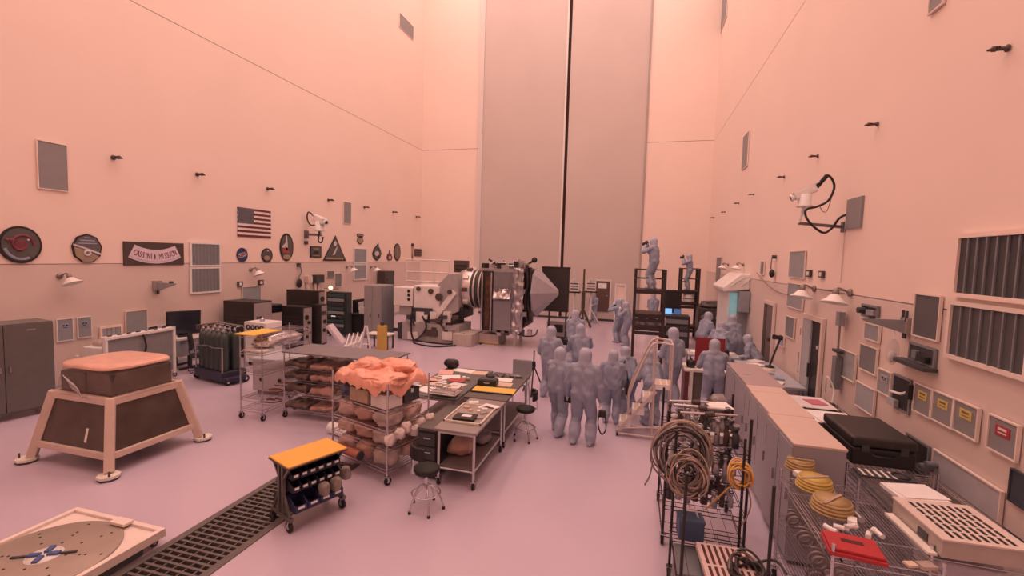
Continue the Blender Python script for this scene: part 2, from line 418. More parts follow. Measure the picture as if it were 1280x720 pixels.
wall_panel('R', (1053, 436, 1070, 478), 'framed frosted window panel below the second wall lamp', mat('frosted', (.36, .40, .42), .3, var=.15), trim=lt)
wall_panel('R', (1085, 404, 1101, 428), 'upper grey panel under the bracket shelf', mgrey_m, trim=lt)
wall_panel('R', (1079, 430, 1097, 469), 'lower dark panel under the bracket shelf', grey_m, trim=lt)
wall_panel('R', (1074, 477, 1094, 520), 'pale grey panel below the bracket shelf panels', lgrey_m, trim=lt)
wall_panel('R', (1102, 461, 1115, 496), 'grey panel with black printed mark near the hose niche', mgrey_m, (lgrey_m, ink, 'two'), trim=lt)
ysig = mat('yellow_notice', (.62, .50, .16), .5); rsig = mat('red_notice', (.42, .04, .06), .5); wink = mat('white_ink', (.75,.72,.7), .6)
yink = mat('dark_olive_ink', (.20, .14, .05), .6)
for b_, s_, l_ in (((1148, 479, 1166, 523), (ysig, yink, 'one'), 'grey panel with yellow notice, nearest the hose niche'),
                   ((1172, 489, 1193, 536), (ysig, yink, 'one'), 'grey panel with yellow notice, middle of the three'),
                   ((1199, 500, 1224, 551), (ysig, yink, 'one'), 'grey panel with yellow notice, nearest the red notice'),
                   ((1243, 519, 1274, 577), (rsig, wink, 'one'), 'grey panel with red notice below the louvres')):
    wall_panel('R', b_, l_, pgrey, s_, trim=lt, top=True)
wall_panel('R', (1271, 588, 1292, 640), 'dark blue grey wall box cut by the border of the view', mat('box_slate_blue', (.06, .07, .10), .5), trim=dark_m)
wall_panel('R', (1172, 563, 1252, 660), 'large pale sloping-edged panel low under the notices', mat('pale_lilac_panel', (.50,.48,.52), .45), trim=lt)

def niche(box, name, label, cat, depth=.03, inside=dark_m, sill=True):
    c, w, h = wrect('R', *box); t = wthing('R', name, label, cat, c)
    e = .03; fm = MB()
    for q in (rectp(w+2*e, e, 0, h/2+e/2), rectp(w+2*e, e, 0, -h/2-e/2), rectp(e, h, -w/2-e/2), rectp(e, h, w/2+e/2)): fm.prism(q, 0, depth, I4)
    fm.build('casing', grey_m, t); plate(rectp(w, h), 0, .015).build('back_plate', inside, t)
    return t, w, h
t, w, h = niche((1142, 430, 1170, 458), 'wall_box', 'open dark wall box with a ledge below the tall panel', 'box')
plate(rectp(w+.25, .05, -.06, -h/2-.05), 0, .16).build('ledge', dark_m, t)
plate(rectp(w*.2, h*.55, -w*.2, -.1*h), .015, .06).build('switch_block', grey_m, t); plate(rectp(w*.35, h*.35, w*.2, -.2*h), .015, .08).build('dark_unit', black_m, t)
t, w, h = niche((1082, 382, 1099, 397), 'meter_box', 'small grey meter box over the bracket shelf', 'box', .04, dark_m)
plate(rectp(w*.5, h*.6, w*.2, -.1*h), .015, .07).build('meter', mgrey_m, t); MB().cyl((-w*.3, 0, .02), (-w*.3, 0, .14), .05).build('valve', dark_m, t)
t, w, h = niche((1121, 469, 1137, 516), 'hose_niche', 'dark recessed niche with pale conduit beside the yellow notice panels', 'niche', .02, black_m)
MB().tube(spline([(-w*.5, -h*.05, .05), (-w*.1, 0, .08), (w*.3, .02, .07), (w*.7, .1, .06)]), .02).build('conduit', white_m, t)
MB().box((w*.75, .10, .05), (.07, .2, .08)).build('valve_body', black_m, t)
MB().box((-w*.3, -h*.38, .05), (w*.5, h*.22, .06)).build('wedge_bracket', lgrey_m, t)
t, w, h = niche((1137, 544, 1159, 604), 'low_hatch', 'dark open hatch low on the wall beside the black case', 'hatch', .02, black_m)
MB().cyl((w*.75, .02, .0), (w*.75, .02, .16), .05, n=8).cyl((w*.95, .1, .0), (w*.95, .1, .14), .04, n=8).build('pipe_stub', grey_m, t)

def side_door(n, box, label, open_=False):
    c, w, h = wrect('R', *box); top = c.z+h/2
    t = wthing('R', 'door_%d' % n, label, 'door', Vector((XR, c.y, 0))); t['kind'] = 'structure'
    fm = MB(); e = .1
    for q in (rectp(w+2*e, e, 0, top+e/2), rectp(e, top, -w/2-e/2, top/2), rectp(e, top, w/2+e/2, top/2)): fm.prism(q, 0, .06, I4)
    fm.build('door_frame', wain_m, t)
    if open_:
        plate(rectp(w*.45, top, -w*.275, top/2), 0, .05).build('door_leaf', lgrey_m, t)
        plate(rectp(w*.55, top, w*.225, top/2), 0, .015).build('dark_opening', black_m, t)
        MB().box((w*.02, 1.35, .07), (.04, .3, .04)).build('push_bar', dark_m, t)
    else:
        plate(rectp(w, top, 0, top/2), 0, .04).build('door_leaf', mat('door_umber', (.17, .13, .12), .5), t)
        plate(rectp(w*.3, top, -w*.35, top/2), .04, .05).build('edge_strip', brass_m, t)
        MB().cyl((w*.38, 1.5, .04), (w*.38, 1.5, .12), .05).build('door_handle', dark_m, t)
side_door(3, (958.5, 379, 966, 436), 'umber single door farther along the louvre wall')
side_door(4, (1009, 397, 1025, 480), 'half open grey side door with dark gap behind the lamps', True)
for px, py, w_, h_, l_ in ((1013, 342, 5, 9, 'small framed switch plate farther from the second lamp'), (1029, 343, 5, 9, 'small framed switch plate above the second lamp'), (1025, 435, 3, 7, 'tiny call button plate beside the open side door')):
    c, w, h = wrect('R', px-w_/2, py-h_/2, px+w_/2, py+h_/2); t = wthing('R', 'switch_plate', l_, 'switch', c)
    plate(rectp(w, h), 0, .04).build('plate', dark_m, t); plate(rectp(w*.5, h*.6), .04, .05).build('rocker', lt, t)
# ================================================================== emblems and banners on the flag wall
patch_black = mat('patch_black', (.022, .018, .02), .6); patch_grey = mat('patch_grey_green', (.10, .10, .095), .6)
maroon = mat('patch_maroon', (.20, .045, .065), .6, var=.2, scale=9); patch_white = mat('patch_white', (.62, .60, .64), .6)
navy = mat('patch_navy', (.03, .04, .12), .6); patch_red = mat('patch_red', (.38, .06, .06), .6); patch_tan = mat('patch_tan', (.36, .28, .2), .6)
banner_brown = mat('banner_brown', (.075, .055, .05), .6); banner_pink = mat('banner_pale', (.72, .62, .70), .6)

c, w, h = wrect('L', -5, 281, 52, 329)
t = wthing('L', 'mission_patch', 'large round black patch with a maroon swirl beside the nine sided patch', 'emblem', c)
plate(ellipse(w/2, h/2, 36), 0, .03).build('disc', patch_black, t); plate(ellipse(w*.44, h*.44, 36), .03, .04).build('ring_field', patch_grey, t)
sp = [(.30*w*math.cos(a)*(1-a/9), .06*h+.30*h*math.sin(a)*(1-a/9)) for a in [i*.25 for i in range(26)]]
MB().tube([(x, y-.05*h, .042) for x, y in sp], .032, 6).build('swirl', maroon, t)
plate(ellipse(w*.15, h*.15, 20), .04, .05).build('planet', maroon, t)
for k in range(14):
    a = PI*1.1+k*.13*1.0; MB().box((.38*w*math.cos(a), .38*h*math.sin(a), .044), (.05, .035, .01), a).build('ring_letter', sgn, t)
MB().tube([(-.34*w+i*.02*w, .12*h+.03*h*math.sin(i*1.3), .05) for i in range(9)], .03, 6).build('script_stroke', maroon, t)
plate(ellipse(.03*w, .03*h, 8), .04, .06).build('spark', patch_white, t).location = (.16*w, .14*h, 0)

c, w, h = wrect('L', 87.5, 291, 127, 329)
t = wthing('L', 'mission_patch', 'nine sided dark patch with pale slanting band', 'emblem', c)
nona = [(w/2*math.sin(2*PI*i/9), h/2*math.cos(2*PI*i/9)) for i in range(9)][::-1]
plate(nona, 0, .03).build('backing', patch_black, t); plate([(x*.9, y*.9) for x, y in nona], .03, .036).build('field', mat('patch_slate', (.13,.12,.13), .6), t)
plate([(-.47*w, .10*h), (-.1*w, -.02*h), (.44*w, -.22*h), (.42*w, -.15*h), (-.1*w, .04*h), (-.45*w, .15*h)], .036, .046).build('slanting_band', patch_white, t)
plate([(-.44*w, .05*h), (-.05*w, -.06*h), (.38*w, -.28*h), (.14*w, -.44*h), (-.15*w, -.44*h), (-.38*w, -.25*h)], .036, .04).build('planet_limb', patch_tan, t)
for y, ww in ((.36, .2), (.27, .5), (.17, .62)): plate(rectp(ww*w, .035*h, 0, y*h), .036, .042).build('lettering_band', sgn, t)
MB().torus((-.02*w, -.16*h, .05), .09*w, .025, 16, 6).build('probe_ring', patch_white, t)

# ---- curved name banner
c, w, h = wrect('L', 153, 301.5, 229, 331)
t = wthing('L', 'name_banner', 'wide brown banner with a curved pale scroll of maroon lettering', 'banner', c)
plate(rectp(w, h), 0, .025).build('backing', banner_brown, t)
R0 = 2.2*h; cyb = -.43*h+2.5*h          # centre of the curve above the banner
def bpt(a, r): return (r*math.sin(a), cyb-r*math.cos(a))
top_, bot = 1.9*h, 2.5*h; A = .473
band = [bpt(-A+2*A*i/16, bot) for i in range(17)] + [bpt(A-2*A*i/16, top_) for i in range(17)]
plate(band, .025, .034).build('scroll', banner_pink, t)
plate([bpt(-A+2*A*i/16, bot-.07*h) for i in range(17)] + [bpt(A-2*A*i/16, bot-.09*h) for i in range(17)], .034, .037).build('scroll_line', sgn, t)
for word, a0 in (('CASSINI', -.245), ('MISSION', .245)):
    for k, ch in enumerate(word):
        a = a0 + (k-3)*.052; x, y = bpt(a, R0)
        text('letter', ch, maroon, t, .36*h, Matrix.Translation((x, y, .037)) @ Matrix.Rotation(a, 4, 'Z'), .004, sx=.55)
x, y = bpt(-.01, R0); plate(ellipse(.035*w, .17*h, 14), .034, .04).build('centre_badge', patch_white, t).location = (x+.03*w, y, 0)
plate([(-.03*w, -.14*h), (.0, -.05*h), (-.005*w, .14*h), (-.025*w, .06*h)], .036, .042).build('badge_stroke', maroon, t).location = (x, y, 0)

# ---- flag
c, w, h = wrect('L', 296, 258.5, 338, 298)
t = wthing('L', 'wall_flag', 'flag with dark stripes and a grey blue starred corner', 'flag', c)
f_red = mat('flag_red', (.135, .025, .03), .6); f_white = mat('flag_white', (.78, .72, .72), .6); f_blue = mat('flag_blue', (.10, .105, .13), .6)
for k in range(13): plate(rectp(w, h/13, 0, h/2-h*(k+.5)/13), 0, .018).build('stripe', f_white if k % 2 else f_red, t)
plate(rectp(w*.46, h*7/13, -w*.27, h/2-h*3.5/13), .018, .024).build('canton', f_blue, t)
st = MB()
for r_ in range(9):
    for k in range(6 if r_ % 2 == 0 else 5):
        x = -w/2+w*.46*(k*2+1+(r_ % 2))/12; y = h/2-h*7/13*(r_+.7)/9.4
        st.prism([(x+.022*math.sin(2*PI*i/10)*(1 if i % 2 == 0 else .45), y+.022*math.cos(2*PI*i/10)*(1 if i % 2 == 0 else .45)) for i in range(10)][::-1], .024, .027, I4)
st.build('stars', mat('star_grey', (.26, .25, .27), .6), t)['kind'] = 'stuff'

# ---- space agency roundel
c, w, h = wrect('L', 295, 309.5, 309, 327.5)
t = wthing('L', 'agency_roundel', 'round dark blue roundel with white letters below the flag', 'emblem', c)
plate(ellipse(w/2, h/2), 0, .02).build('disc', navy, t)
text('lettering', 'NASA', patch_white, t, .26*h, Matrix.Translation((0, 0, .02)), .005, sx=.85)
MB().torus((0, 0, .022), .4*w, .008, 24, 5, M=Matrix(((1, 0, 0), (.2, .38, 0), (0, 0, 1)))).build('orbit', patch_white, t)
plate([(-.45*w, -.2*h), (.0, .02*h), (.52*w, .5*h), (.05*w, -.06*h)], .02, .026).build('red_swoosh', patch_red, t)
def patch(px, label, field, bits, poly=None, border=patch_black):
    c, w, h = wrect('L', *px); t = wthing('L', 'mission_patch', label, 'emblem', c)
    P = poly or ellipse(.5, .5)
    plate([(x*w, y*h) for x, y in P], 0, .022).build('border', border, t); plate([(x*w*.86, y*h*.86) for x, y in P], .022, .028).build('field', field, t)
    for nm, q, m_ in bits: plate([(x*w, y*h) for x, y in q], .028, .036).build(nm, m_, t)
    return t
def EP(cx, cy, rx, ry): return [(cx+rx*math.cos(i*PI/8), cy+ry*math.sin(i*PI/8)) for i in range(16)]
patch((326, 310, 340, 328), 'small round dark patch right of the blue roundel', mat('patch_umber', (.10,.08,.09), .6), [('figure', EP(-.05, -.18, .26, .17), patch_tan), ('wing', [(-.3, .05), (.3, .1), (.1, .3), (-.1, .3)], patch_grey), ('star', EP(.05, .33, .08, .06), patch_white)])
patch((349, 291, 366, 326), 'tall oval patch with white rocket and red tail', patch_grey, [('rocket', [(-.12, -.1), (.06, -.1), (.0, .4), (-.07, .42)], patch_white), ('plume', [(-.4, -.02), (-.05, -.02), (-.1, .16)], patch_white), ('red_tail', [(-.34, -.2), (.14, -.22), (.1, -.02), (-.25, -.02)], patch_red), ('base_badge', EP(-.02, -.36, .28, .09), patch_tan)])
patch((387, 307.5, 401, 322), 'square black plaque left of the triangular patch', patch_grey, [('text_block', rectp(.5, .1, 0, .28), patch_tan), ('craft', rectp(.45, .26, 0, -.06), patch_black), ('text_block', rectp(.6, .07, 0, -.32), patch_tan)], rectp(1, 1))
tri = patch((403, 293, 432, 326), 'large black triangular patch with a pale streak', patch_grey, [('streak', [(-.12, -.28), (-.02, -.26), (.12, .1), (.05, .02)], patch_white), ('lower_band', rectp(.72, .07, 0, -.41), patch_tan), ('craft', EP(0, .18, .06, .1), patch_white)], [(-.5, -.5), (.5, -.5), (0.02, .5)])
patch((445, 292, 454.5, 305.5), 'small helmet shaped patch above the square vents', patch_tan, [('visor', rectp(.5, .2, 0, .22), patch_black)], [(-.42, -.2), (-.1, -.5), (.1, -.5), (.42, -.2), (.3, .15), (.45, .4), (.3, .5), (-.3, .5), (-.45, .4), (-.3, .15)])
patch((465, 303, 476, 326), 'pointed drop shaped patch near the far corner', patch_grey, [('moon', EP(-.02, -.1, .24, .14), patch_white), ('craft', rectp(.2, .2, .15, -.28), patch_black)], [(-.5, -.1), (-.35, -.35), (0, -.5), (.35, -.35), (.5, -.1), (.4, .12), (.2, .3), (.18, .5), (-.05, .34), (-.35, .15)])
patch((483, 312, 490, 326), 'tiny pear shaped patch between the drop and the oval', maroon, [('moon', EP(0, -.22, .2, .14), patch_white)], [(-.5, -.2), (-.3, -.45), (.3, -.45), (.5, -.2), (.3, .08), (.08, .2), (.05, .5), (-.05, .5), (-.1, .2), (-.35, .08)])
patch((492, 304, 500, 326), 'slim oval brown patch near the far corner', mat('patch_olive', (.19, .15, .13), .6), [('stripe', rectp(.12, .6), patch_tan)])
patch((518, 311, 528, 320.5), 'small barred plaque beside the far corner', mat('patch_rust', (.20, .13, .12), .6), [('bar', rectp(.8, .12, 0, y), patch_black) for y in (-.25, 0, .25)], rectp(1, 1))
c = on_wall('L', 515, 316); t = wthing('L', 'strip_thermometer', 'thin tall strip gauge on the wall left of the barred plaque', 'gauge', c)
plate(rectp(.14, .95), 0, .04).build('scale', patch_tan, t); plate(rectp(.24, .16, 0, .5), 0, .06).build('cap_box', patch_black, t); plate(rectp(.1, .4, 0, -.26), .04, .05).build('dark_scale', patch_grey, t)

# ================================================================== wall lamps
lamp_in = mat('lamp_shade_white', (.88, .86, .84), .35, var=.02); lamp_metal = mat('lamp_bracket_grey', (.28, .24, .23), .45, .4)
def wall_lamp(side, px, py, s, label, lean=.5, swing=0.0):
    c = on_wall(side, px, py); t = wthing(side, 'wall_lamp', label, 'lamp', c)
    MB().lathe([(0, 0), (.09*s, 0), (.09*s, .03*s), (.04*s, .06*s), (0, .06*s)], 14).build('flange', lamp_metal, t)
    e = Vector((swing*.2*s, .04*s, .30*s))
    MB().tube(arcpts((0, 0, .04*s), (swing*.1*s, .16*s, .3*s), e, 8), .022*s, 7).build('arm', lamp_metal, t)
    ax = Vector((swing*.4, -math.cos(lean), math.sin(lean))).normalized()
    u = ax.orthogonal().normalized(); v = ax.cross(u); M = Matrix((u, v, ax)).transposed()
    MB().lathe([(.03*s, -.05*s), (.06*s, -.02*s), (.07*s, .08*s), (.06*s, .1*s)], 16, e, M=M).build('neck', lamp_metal, t)
    MB().lathe([(.05*s, .08*s), (.10*s, .11*s), (.17*s, .2*s), (.26*s, .27*s), (.265*s, .285*s), (.25*s, .275*s), (.16*s, .21*s), (.09*s, .12*s), (0, .115*s)], 22, e, M=M).build('shade', lamp_in, t)
    MB().ball(e+ax*.19*s, .055*s, 10, 7).build('bulb', mat('bulb_glass', (.9, .88, .82), .15, var=0), t)
wall_lamp('L', 74, 345, .78, 'bell shaded wall lamp under the nine sided patch', .35, .3)
wall_lamp('L', 313, 337, .8, 'bell shaded wall lamp between the two socket boxes', .35, .3)
wall_lamp('L', 433, 334, .85, 'bell shaded wall lamp beside the lower square vent', .4, .3)
wall_lamp('L', 463, 334, .85, 'bell shaded wall lamp above the grey lockers', .4, .3)
wall_lamp('R', 1019, 361, .82, 'bell shaded wall lamp in front of the stacked grey panels', .15, .35)
wall_lamp('R', 1064, 366, .82, 'bell shaded wall lamp nearest the bracket shelf', .15, .35)
wall_lamp('R', 911, 331, .72, 'bell shaded lamp over the canopy, farther from the handset', .2, .35)
wall_lamp('R', 930, 331, .72, 'bell shaded lamp over the canopy, nearer the handset', .2, .35)
for i, (p, ctl, q) in enumerate((((946, 341), (965, 367), (985, 368)), ((1022, 361), (1040, 364), (1055, 363)))):
    P, Cc, Q = (WX(a_, b_, XR-.05) for a_, b_ in (p, ctl, q))
    tag(MB().tube(arcpts(P, Cc, Q), .013, 6).build('lamp_cable', lamp_metal), ('thin grey cable looping from the canopy to the stacked panels', 'thin grey cable strung between the two big wall lamps')[i], 'cable')

# conduit rod and switch under the second right lamp
a, b = WX(1051, 392, XR-.1), WX(1041, 470, XR-.1)
t = thing('pull_rod', 'long thin rod hanging below the second wall lamp with a dark grip', 'rod', (XR-.1, a.y, b.z))
MB().cyl((0, 0, 0), (0, 0, a.z-b.z), .018, n=7).build('rod', lamp_metal, t); MB().box((0, 0, .75*(a.z-b.z)*0+.5), (.08, .3, .05)).build('grip', dark_m, t)
MB().box((0, 0, 1.1), (.09, .16, .26)).build('label_box', mgrey_m, t); MB().box((0, 0, .1), (.1, .16, .6)).build('lower_box', grey_m, t)

# ================================================================== remote cameras on brackets
def remote_camera(side, base, arm_end, body, look, s, label, plate_box=None, upside=1):
    """base: point on the wall; arm_end: end of the horizontal arm; body: centre of the camera housing"""
    t = thing('remote_camera', label, 'camera', base); L = lambda p: Vector(p)-Vector(base)
    arm_m = mat('arm_grey', (.17, .165, .17), .5, .3)
    MB().beam((0, 0, 0), L(arm_end), .09*s, .09*s).build('arm', arm_m, t)
    MB().box((0, 0, 0), (.16*s, .2*s, .32*s)).build('wall_bracket', arm_m, t)
    e = L(arm_end); b = L(body)
    MB().cyl((e.x, e.y, e.z), (b.x, b.y, b.z-.28*s), .05*s, n=10).build('post', white_m, t)
    MB().lathe([(0, -.30*s), (.24*s, -.30*s), (.24*s, -.26*s), (.19*s, -.22*s), (.19*s, .1*s), (0, .12*s)], 16, b).build('pan_tilt_head', white_m, t)
    d = Vector(look).normalized(); x = d.cross(Vector((0, 0, 1))).normalized(); z = x.cross(d); M = Matrix((x, d, z)).transposed()
    cc = b+Vector((0, 0, .17*s))
    hs = MB().box(cc, (.26*s, .66*s, .26*s), M=M).build('housing', white_m, t, bevel=.05*s, seg=3)
    MB().lathe([(0, -.0), (.1*s, 0), (.12*s, .1*s), (.12*s, .14*s), (.09*s, .14*s), (0, .12*s)], 16, cc+d*.3*s, M=M @ Matrix.Rotation(-PI/2, 3, 'X')).build('lens_hood', white_m, t)
    MB().lathe([(0, 0), (.075*s, 0), (.06*s, .02*s), (0, .025*s)], 14, cc+d*.43*s, M=M @ Matrix.Rotation(-PI/2, 3, 'X')).build('lens', glass_m, t)
    MB().box(cc+z*.12*s-d*.05*s, (.24*s, .8*s, .025*s), M=M).build('sun_shield', white_m, t)
    return t, cc-d*.33*s, L
B = on_wall('R', 1056, 284); E_ = WY(998, 279, B.y); Bd = WY(1006, 247, B.y)
t, rear, L = remote_camera('R', B, E_, Bd, (-.75, .1, -.36), .60, 'white remote camera on a long grey arm high above the side door')
pl = wrect('R', 1062, 250, 1078, 284)
MB().bb((-.04, pl[0].y-pl[1]/2-B.y, pl[0].z-pl[2]/2-B.z), (0, pl[0].y+pl[1]/2-B.y, pl[0].z+pl[2]/2-B.z)).build('wall_plate', pgrey, t)
Y_ = B.y
cb = [rear] + [L(WY(px, py, Y_-.1)) for px, py in ((1034, 219), (1043, 232), (1036, 250), (1022, 258), (1008, 262), (1008, 272), (1018, 284), (1030, 291), (1040, 285), (1048, 274), (1056, 269), (1066, 267))]
MB().tube(spline(cb, 5), .022, 7).build('cable', black_m, t)
MB().cyl(cb[0], cb[1], .04, n=8).build('cable_plug', black_m, t)
cb = [L(WY(px, py, Y_-.08)) for px, py in ((1024, 256), (1028, 264), (1034, 263), (1040, 245))]
MB().tube(spline(cb, 5), .008, 6).build('thin_cable', mat('tan_cable', (.35, .25, .16), .5), t)
B = on_wall('L', 382, 293); E_ = WY(402, 294, B.y); Bd = WY(400, 280, B.y)
t, rear, L = remote_camera('L', B, E_, Bd, (.85, -.25, -.25), 1.0, 'white remote camera on a wall bracket right of the flag')
cb = [rear] + [L(WY(px, py, B.y-.1)) for px, py in ((386, 265), (384, 273), (388, 281), (396, 282), (399, 290), (398, 301), (402, 303), (404, 296))]
MB().tube(spline(cb, 5), .03, 7).build('cable', black_m, t)
MB().box((.0, 0, -.35), (.1, .2, .14)).build('junction_box', dark_m, t)

# ================================================================== jib brackets, handsets, small wall gear
def jib(side, px, py, tip_px, tip_py, s, label):
    c = on_wall(side, px, py); tip = WY(tip_px, tip_py, c.y)
    t = thing('jib_bracket', label, 'bracket', c); d = tip-c; d.z = 0; n = 1 if side == 'L' else -1
    L = abs(d.x)
    MB().bb((0, -.16*s, -.2*s), (n*.14*s, .16*s, .2*s)).build('wall_mount', mat('mount_grey', (.34,.30,.30), .5), t)
    M = frame_of((n*.14*s, 0, 0), (n, 0, 0), (0, 0, 1), (0, -n, 0))
    MB().prism([(0, -.2*s), (0, .14*s), (L-.14*s, .13*s), (L-.14*s, .08*s)], -.05*s, .05*s, M).build('wedge_arm', mgrey_m, t)
    for k in ((-1, 1) if side == 'R' else ()): MB().cyl((n*.12*s, k*.08*s, .1*s), (n*.12*s, k*.08*s, .38*s), .035*s, n=8).build('pivot_pin', dark_m, t)
    MB().box((n*L*.8, 0, .17*s), (.12*s, .1*s, .08*s)).build('trolley_clip', dark_m, t)
    MB().cyl((n*.1*s, 0, -.2*s), (n*.1*s, 0, -.34*s), .05*s, n=8).build('lower_pin', dark_m, t)
jib('L', 195, 357, 219, 355, .72, 'small wedge jib bracket on the wall under the curved banner')
jib('R', 1137, 407, 1078, 397, .55, 'grey wedge jib bracket reaching out beside the tall dark panel')
jy = on_wall('R', 1137, 407).y; a = WY(1117, 425, jy)
t = thing('clear_bag', 'clear plastic bag of white parts hanging under the jib bracket', 'bag', (a.x, jy, a.z-.50))
MB().ball((0, 0, .33), (.085, .05, .19), 14, 10).build('bag', mat('clear_plastic', (.75, .72, .74), .15, var=.1, alpha=.3), t)
MB().ball((0, .01, .26), (.05, .03, .09), 10, 7).build('white_parts', white_m, t); MB().cyl((0, 0, .50), (0, 0, .66), .006, n=6).build('cord', white_m, t)
def handset(side, px, py, label, s=1.0):
    c = on_wall(side, px, py); t = wthing(side, 'wall_handset', label, 'handset', c)
    MB().box((0, .3*s, .05), (.1*s, .12*s, .1)).build('cradle', dark_m, t)
    MB().tube(spline([(0, .3*s, .1), (.05*s, .1*s, .12), (-.04*s, -.1*s, .1), (0, -.2*s, .08)]), .02*s, 6).build('coiled_cord', grey_m, t)
    MB().ball((0, -.28*s, .08), (.11*s, .15*s, .07), 12, 8).build('receiver', black_m, t)
handset('R', 970, 332, 'black handset hanging on its cord beside the stacked grey panels', .8)
handset('L', 372, 343, 'black handset on a cord on the wall below the remote camera', 1.3)
c, w, h = wrect('L', 379, 344, 400, 353); t = wthing('L', 'control_box', 'dark control boxes with pale pipes below the square plaque', 'box', c)
plate(rectp(w*.5, h, w*.25, 0), 0, .22).build('dark_box', dark_m, t); plate(rectp(w*.25, h*.8, -w*.3, 0), 0, .18).build('pale_box', wain_m, t)
for k in (-.35, .1, .3): MB().cyl((k*w, -h*.5, .08), (k*w, -h*.5-.5, .08), .06, n=8).build('pipe', wain_m, t)

# ================================================================== canopy booth with lit strip curtain on the right wall
b1 = 17.2; bx = WY(908, 400, b1).x; bz = WY(930, 362, b1).z
t = thing('canopy_booth', 'grey wall booth with bluish strip curtain under a white plastic canopy', 'booth', (XR, b1, 0))
bw = XR-bx; dpt = 2.0
MB().bb((-bw*.52, 0, 0), (0, .06, bz)).build('front_panel', mgrey_m, t)
MB().bb((-bw, 0, 0), (-bw*.93, dpt, bz)).build('corner_post', white_m, t); MB().bb((-bw*.93, 0, bz-.12), (-bw*.5, .05, bz)).build('lintel', white_m, t)
MB().bb((-bw*.52, dpt-.1, 0), (0, dpt, bz)).build('rear_panel', mgrey_m, t)
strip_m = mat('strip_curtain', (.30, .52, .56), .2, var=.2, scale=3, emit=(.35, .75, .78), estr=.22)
for k in range(6):
    x = -bw*.93+(k+.5)*bw*.41/6
    MB().box((x, .05+.012*(k % 2), bz/2-.06), (bw*.41/6*1.02, .008, bz-.14)).build('curtain_strip', strip_m, t)
can_m = mat('canopy_plastic', (.84, .82, .80), .3, var=.05, scale=5)
cz = WX(925, 341, XR).z
pr = [(-bw-.18, bz-.1), (-bw-.22, bz+.05), (-bw-.05, bz+.2), (-.3, cz), (0, cz), (0, bz)]
MB().prism([(x, z) for x, z in pr], -.15, dpt, frame_of((0, 0, 0), (1, 0, 0), (0, 0, 1), (0, 1, 0))).build('canopy', can_m, t, bevel=.05, seg=3)
for k in range(3):
    MB().tube(spline([(-bw*.9+k*.3, -.17, bz+.12), (-bw*.6+k*.3, -.18, bz+.3), (-bw*.3+k*.25, -.17, bz+.42+.05*k)]), .014, 6).build('canopy_crease', can_m, t)
MB().bb((-bw*.5, -.35, bz-.75), (-bw*.05, .0, bz-.05)).build('hanging_box', mgrey_m, t)
wall_panel('R', (897, 322, 901, 360), 'tall narrow dark panel behind the canopy', grey_m, trim=wall_m)
# ================================================================== shared makers for loose gear
from mathutils import noise as mnoise
def caster(parent, x, y, r=.06, top=.14, name='caster', rz=0.0):
    mb = MB(); M = Matrix.Rotation(rz, 3, 'Z')
    def P(v): return M @ Vector(v) + Vector((x, y, 0))
    mb.mat(0).cyl(P((-.018, .02, r)), P((.018, .02, r)), r, n=14)
    mb.mat(1).cyl(P((-.021, .02, r)), P((.021, .02, r)), r*.45, n=10)
    for s in (-1, 1): mb.beam(P((s*.026, .02, r)), P((s*.026, 0, top-.01)), .03, .008, up=M @ Vector((1, 0, 0)))
    mb.box(P((0, 0, top-.006)), (.075, .06, .012), rz)
    return mb.build(name, [rubber_m, chrome_m], parent)
def blob(name, m, parent, c, size, seed, rough=.22, nu=30, nv=20, flat=True):
    """lumpy wrapped bundle"""
    vs = []; S = Vector(size)
    for i in range(nv+1):
        a = -PI/2+PI*i/nv
        for j in range(nu):
            t = 2*PI*j/nu; p = Vector((math.cos(a)*math.cos(t), math.cos(a)*math.sin(t), math.sin(a)))
            q = p*(1+rough*(.7*mnoise.noise(p*1.4+Vector((seed*7.3, seed*1.7, 0)))+.35*abs(mnoise.noise(p*3.1+Vector((seed*3.3, 0, seed))))-.5*(abs(mnoise.noise(p*4.6+Vector((seed, seed*5.1, 0))))-.2)-.22*abs(mnoise.noise(p*9.0+Vector((0, seed, seed*2.3))))))
            q = Vector((math.copysign(abs(q.x)**.75, q.x), math.copysign(abs(q.y)**.75, q.y), math.copysign(abs(q.z)**.8, q.z)))
            z = q.z
            if flat and z < -.75: z = -.75
            vs.append((c[0]+q.x*S.x/2, c[1]+q.y*S.y/2, c[2]+z*S.z/2))
    mb = MB(); mb.add(vs, [(i*nu+j, i*nu+(j+1) % nu, (i+1)*nu+(j+1) % nu, (i+1)*nu+j) for i in range(nv) for j in range(nu)], True)
    return mb.build(name, m, parent)
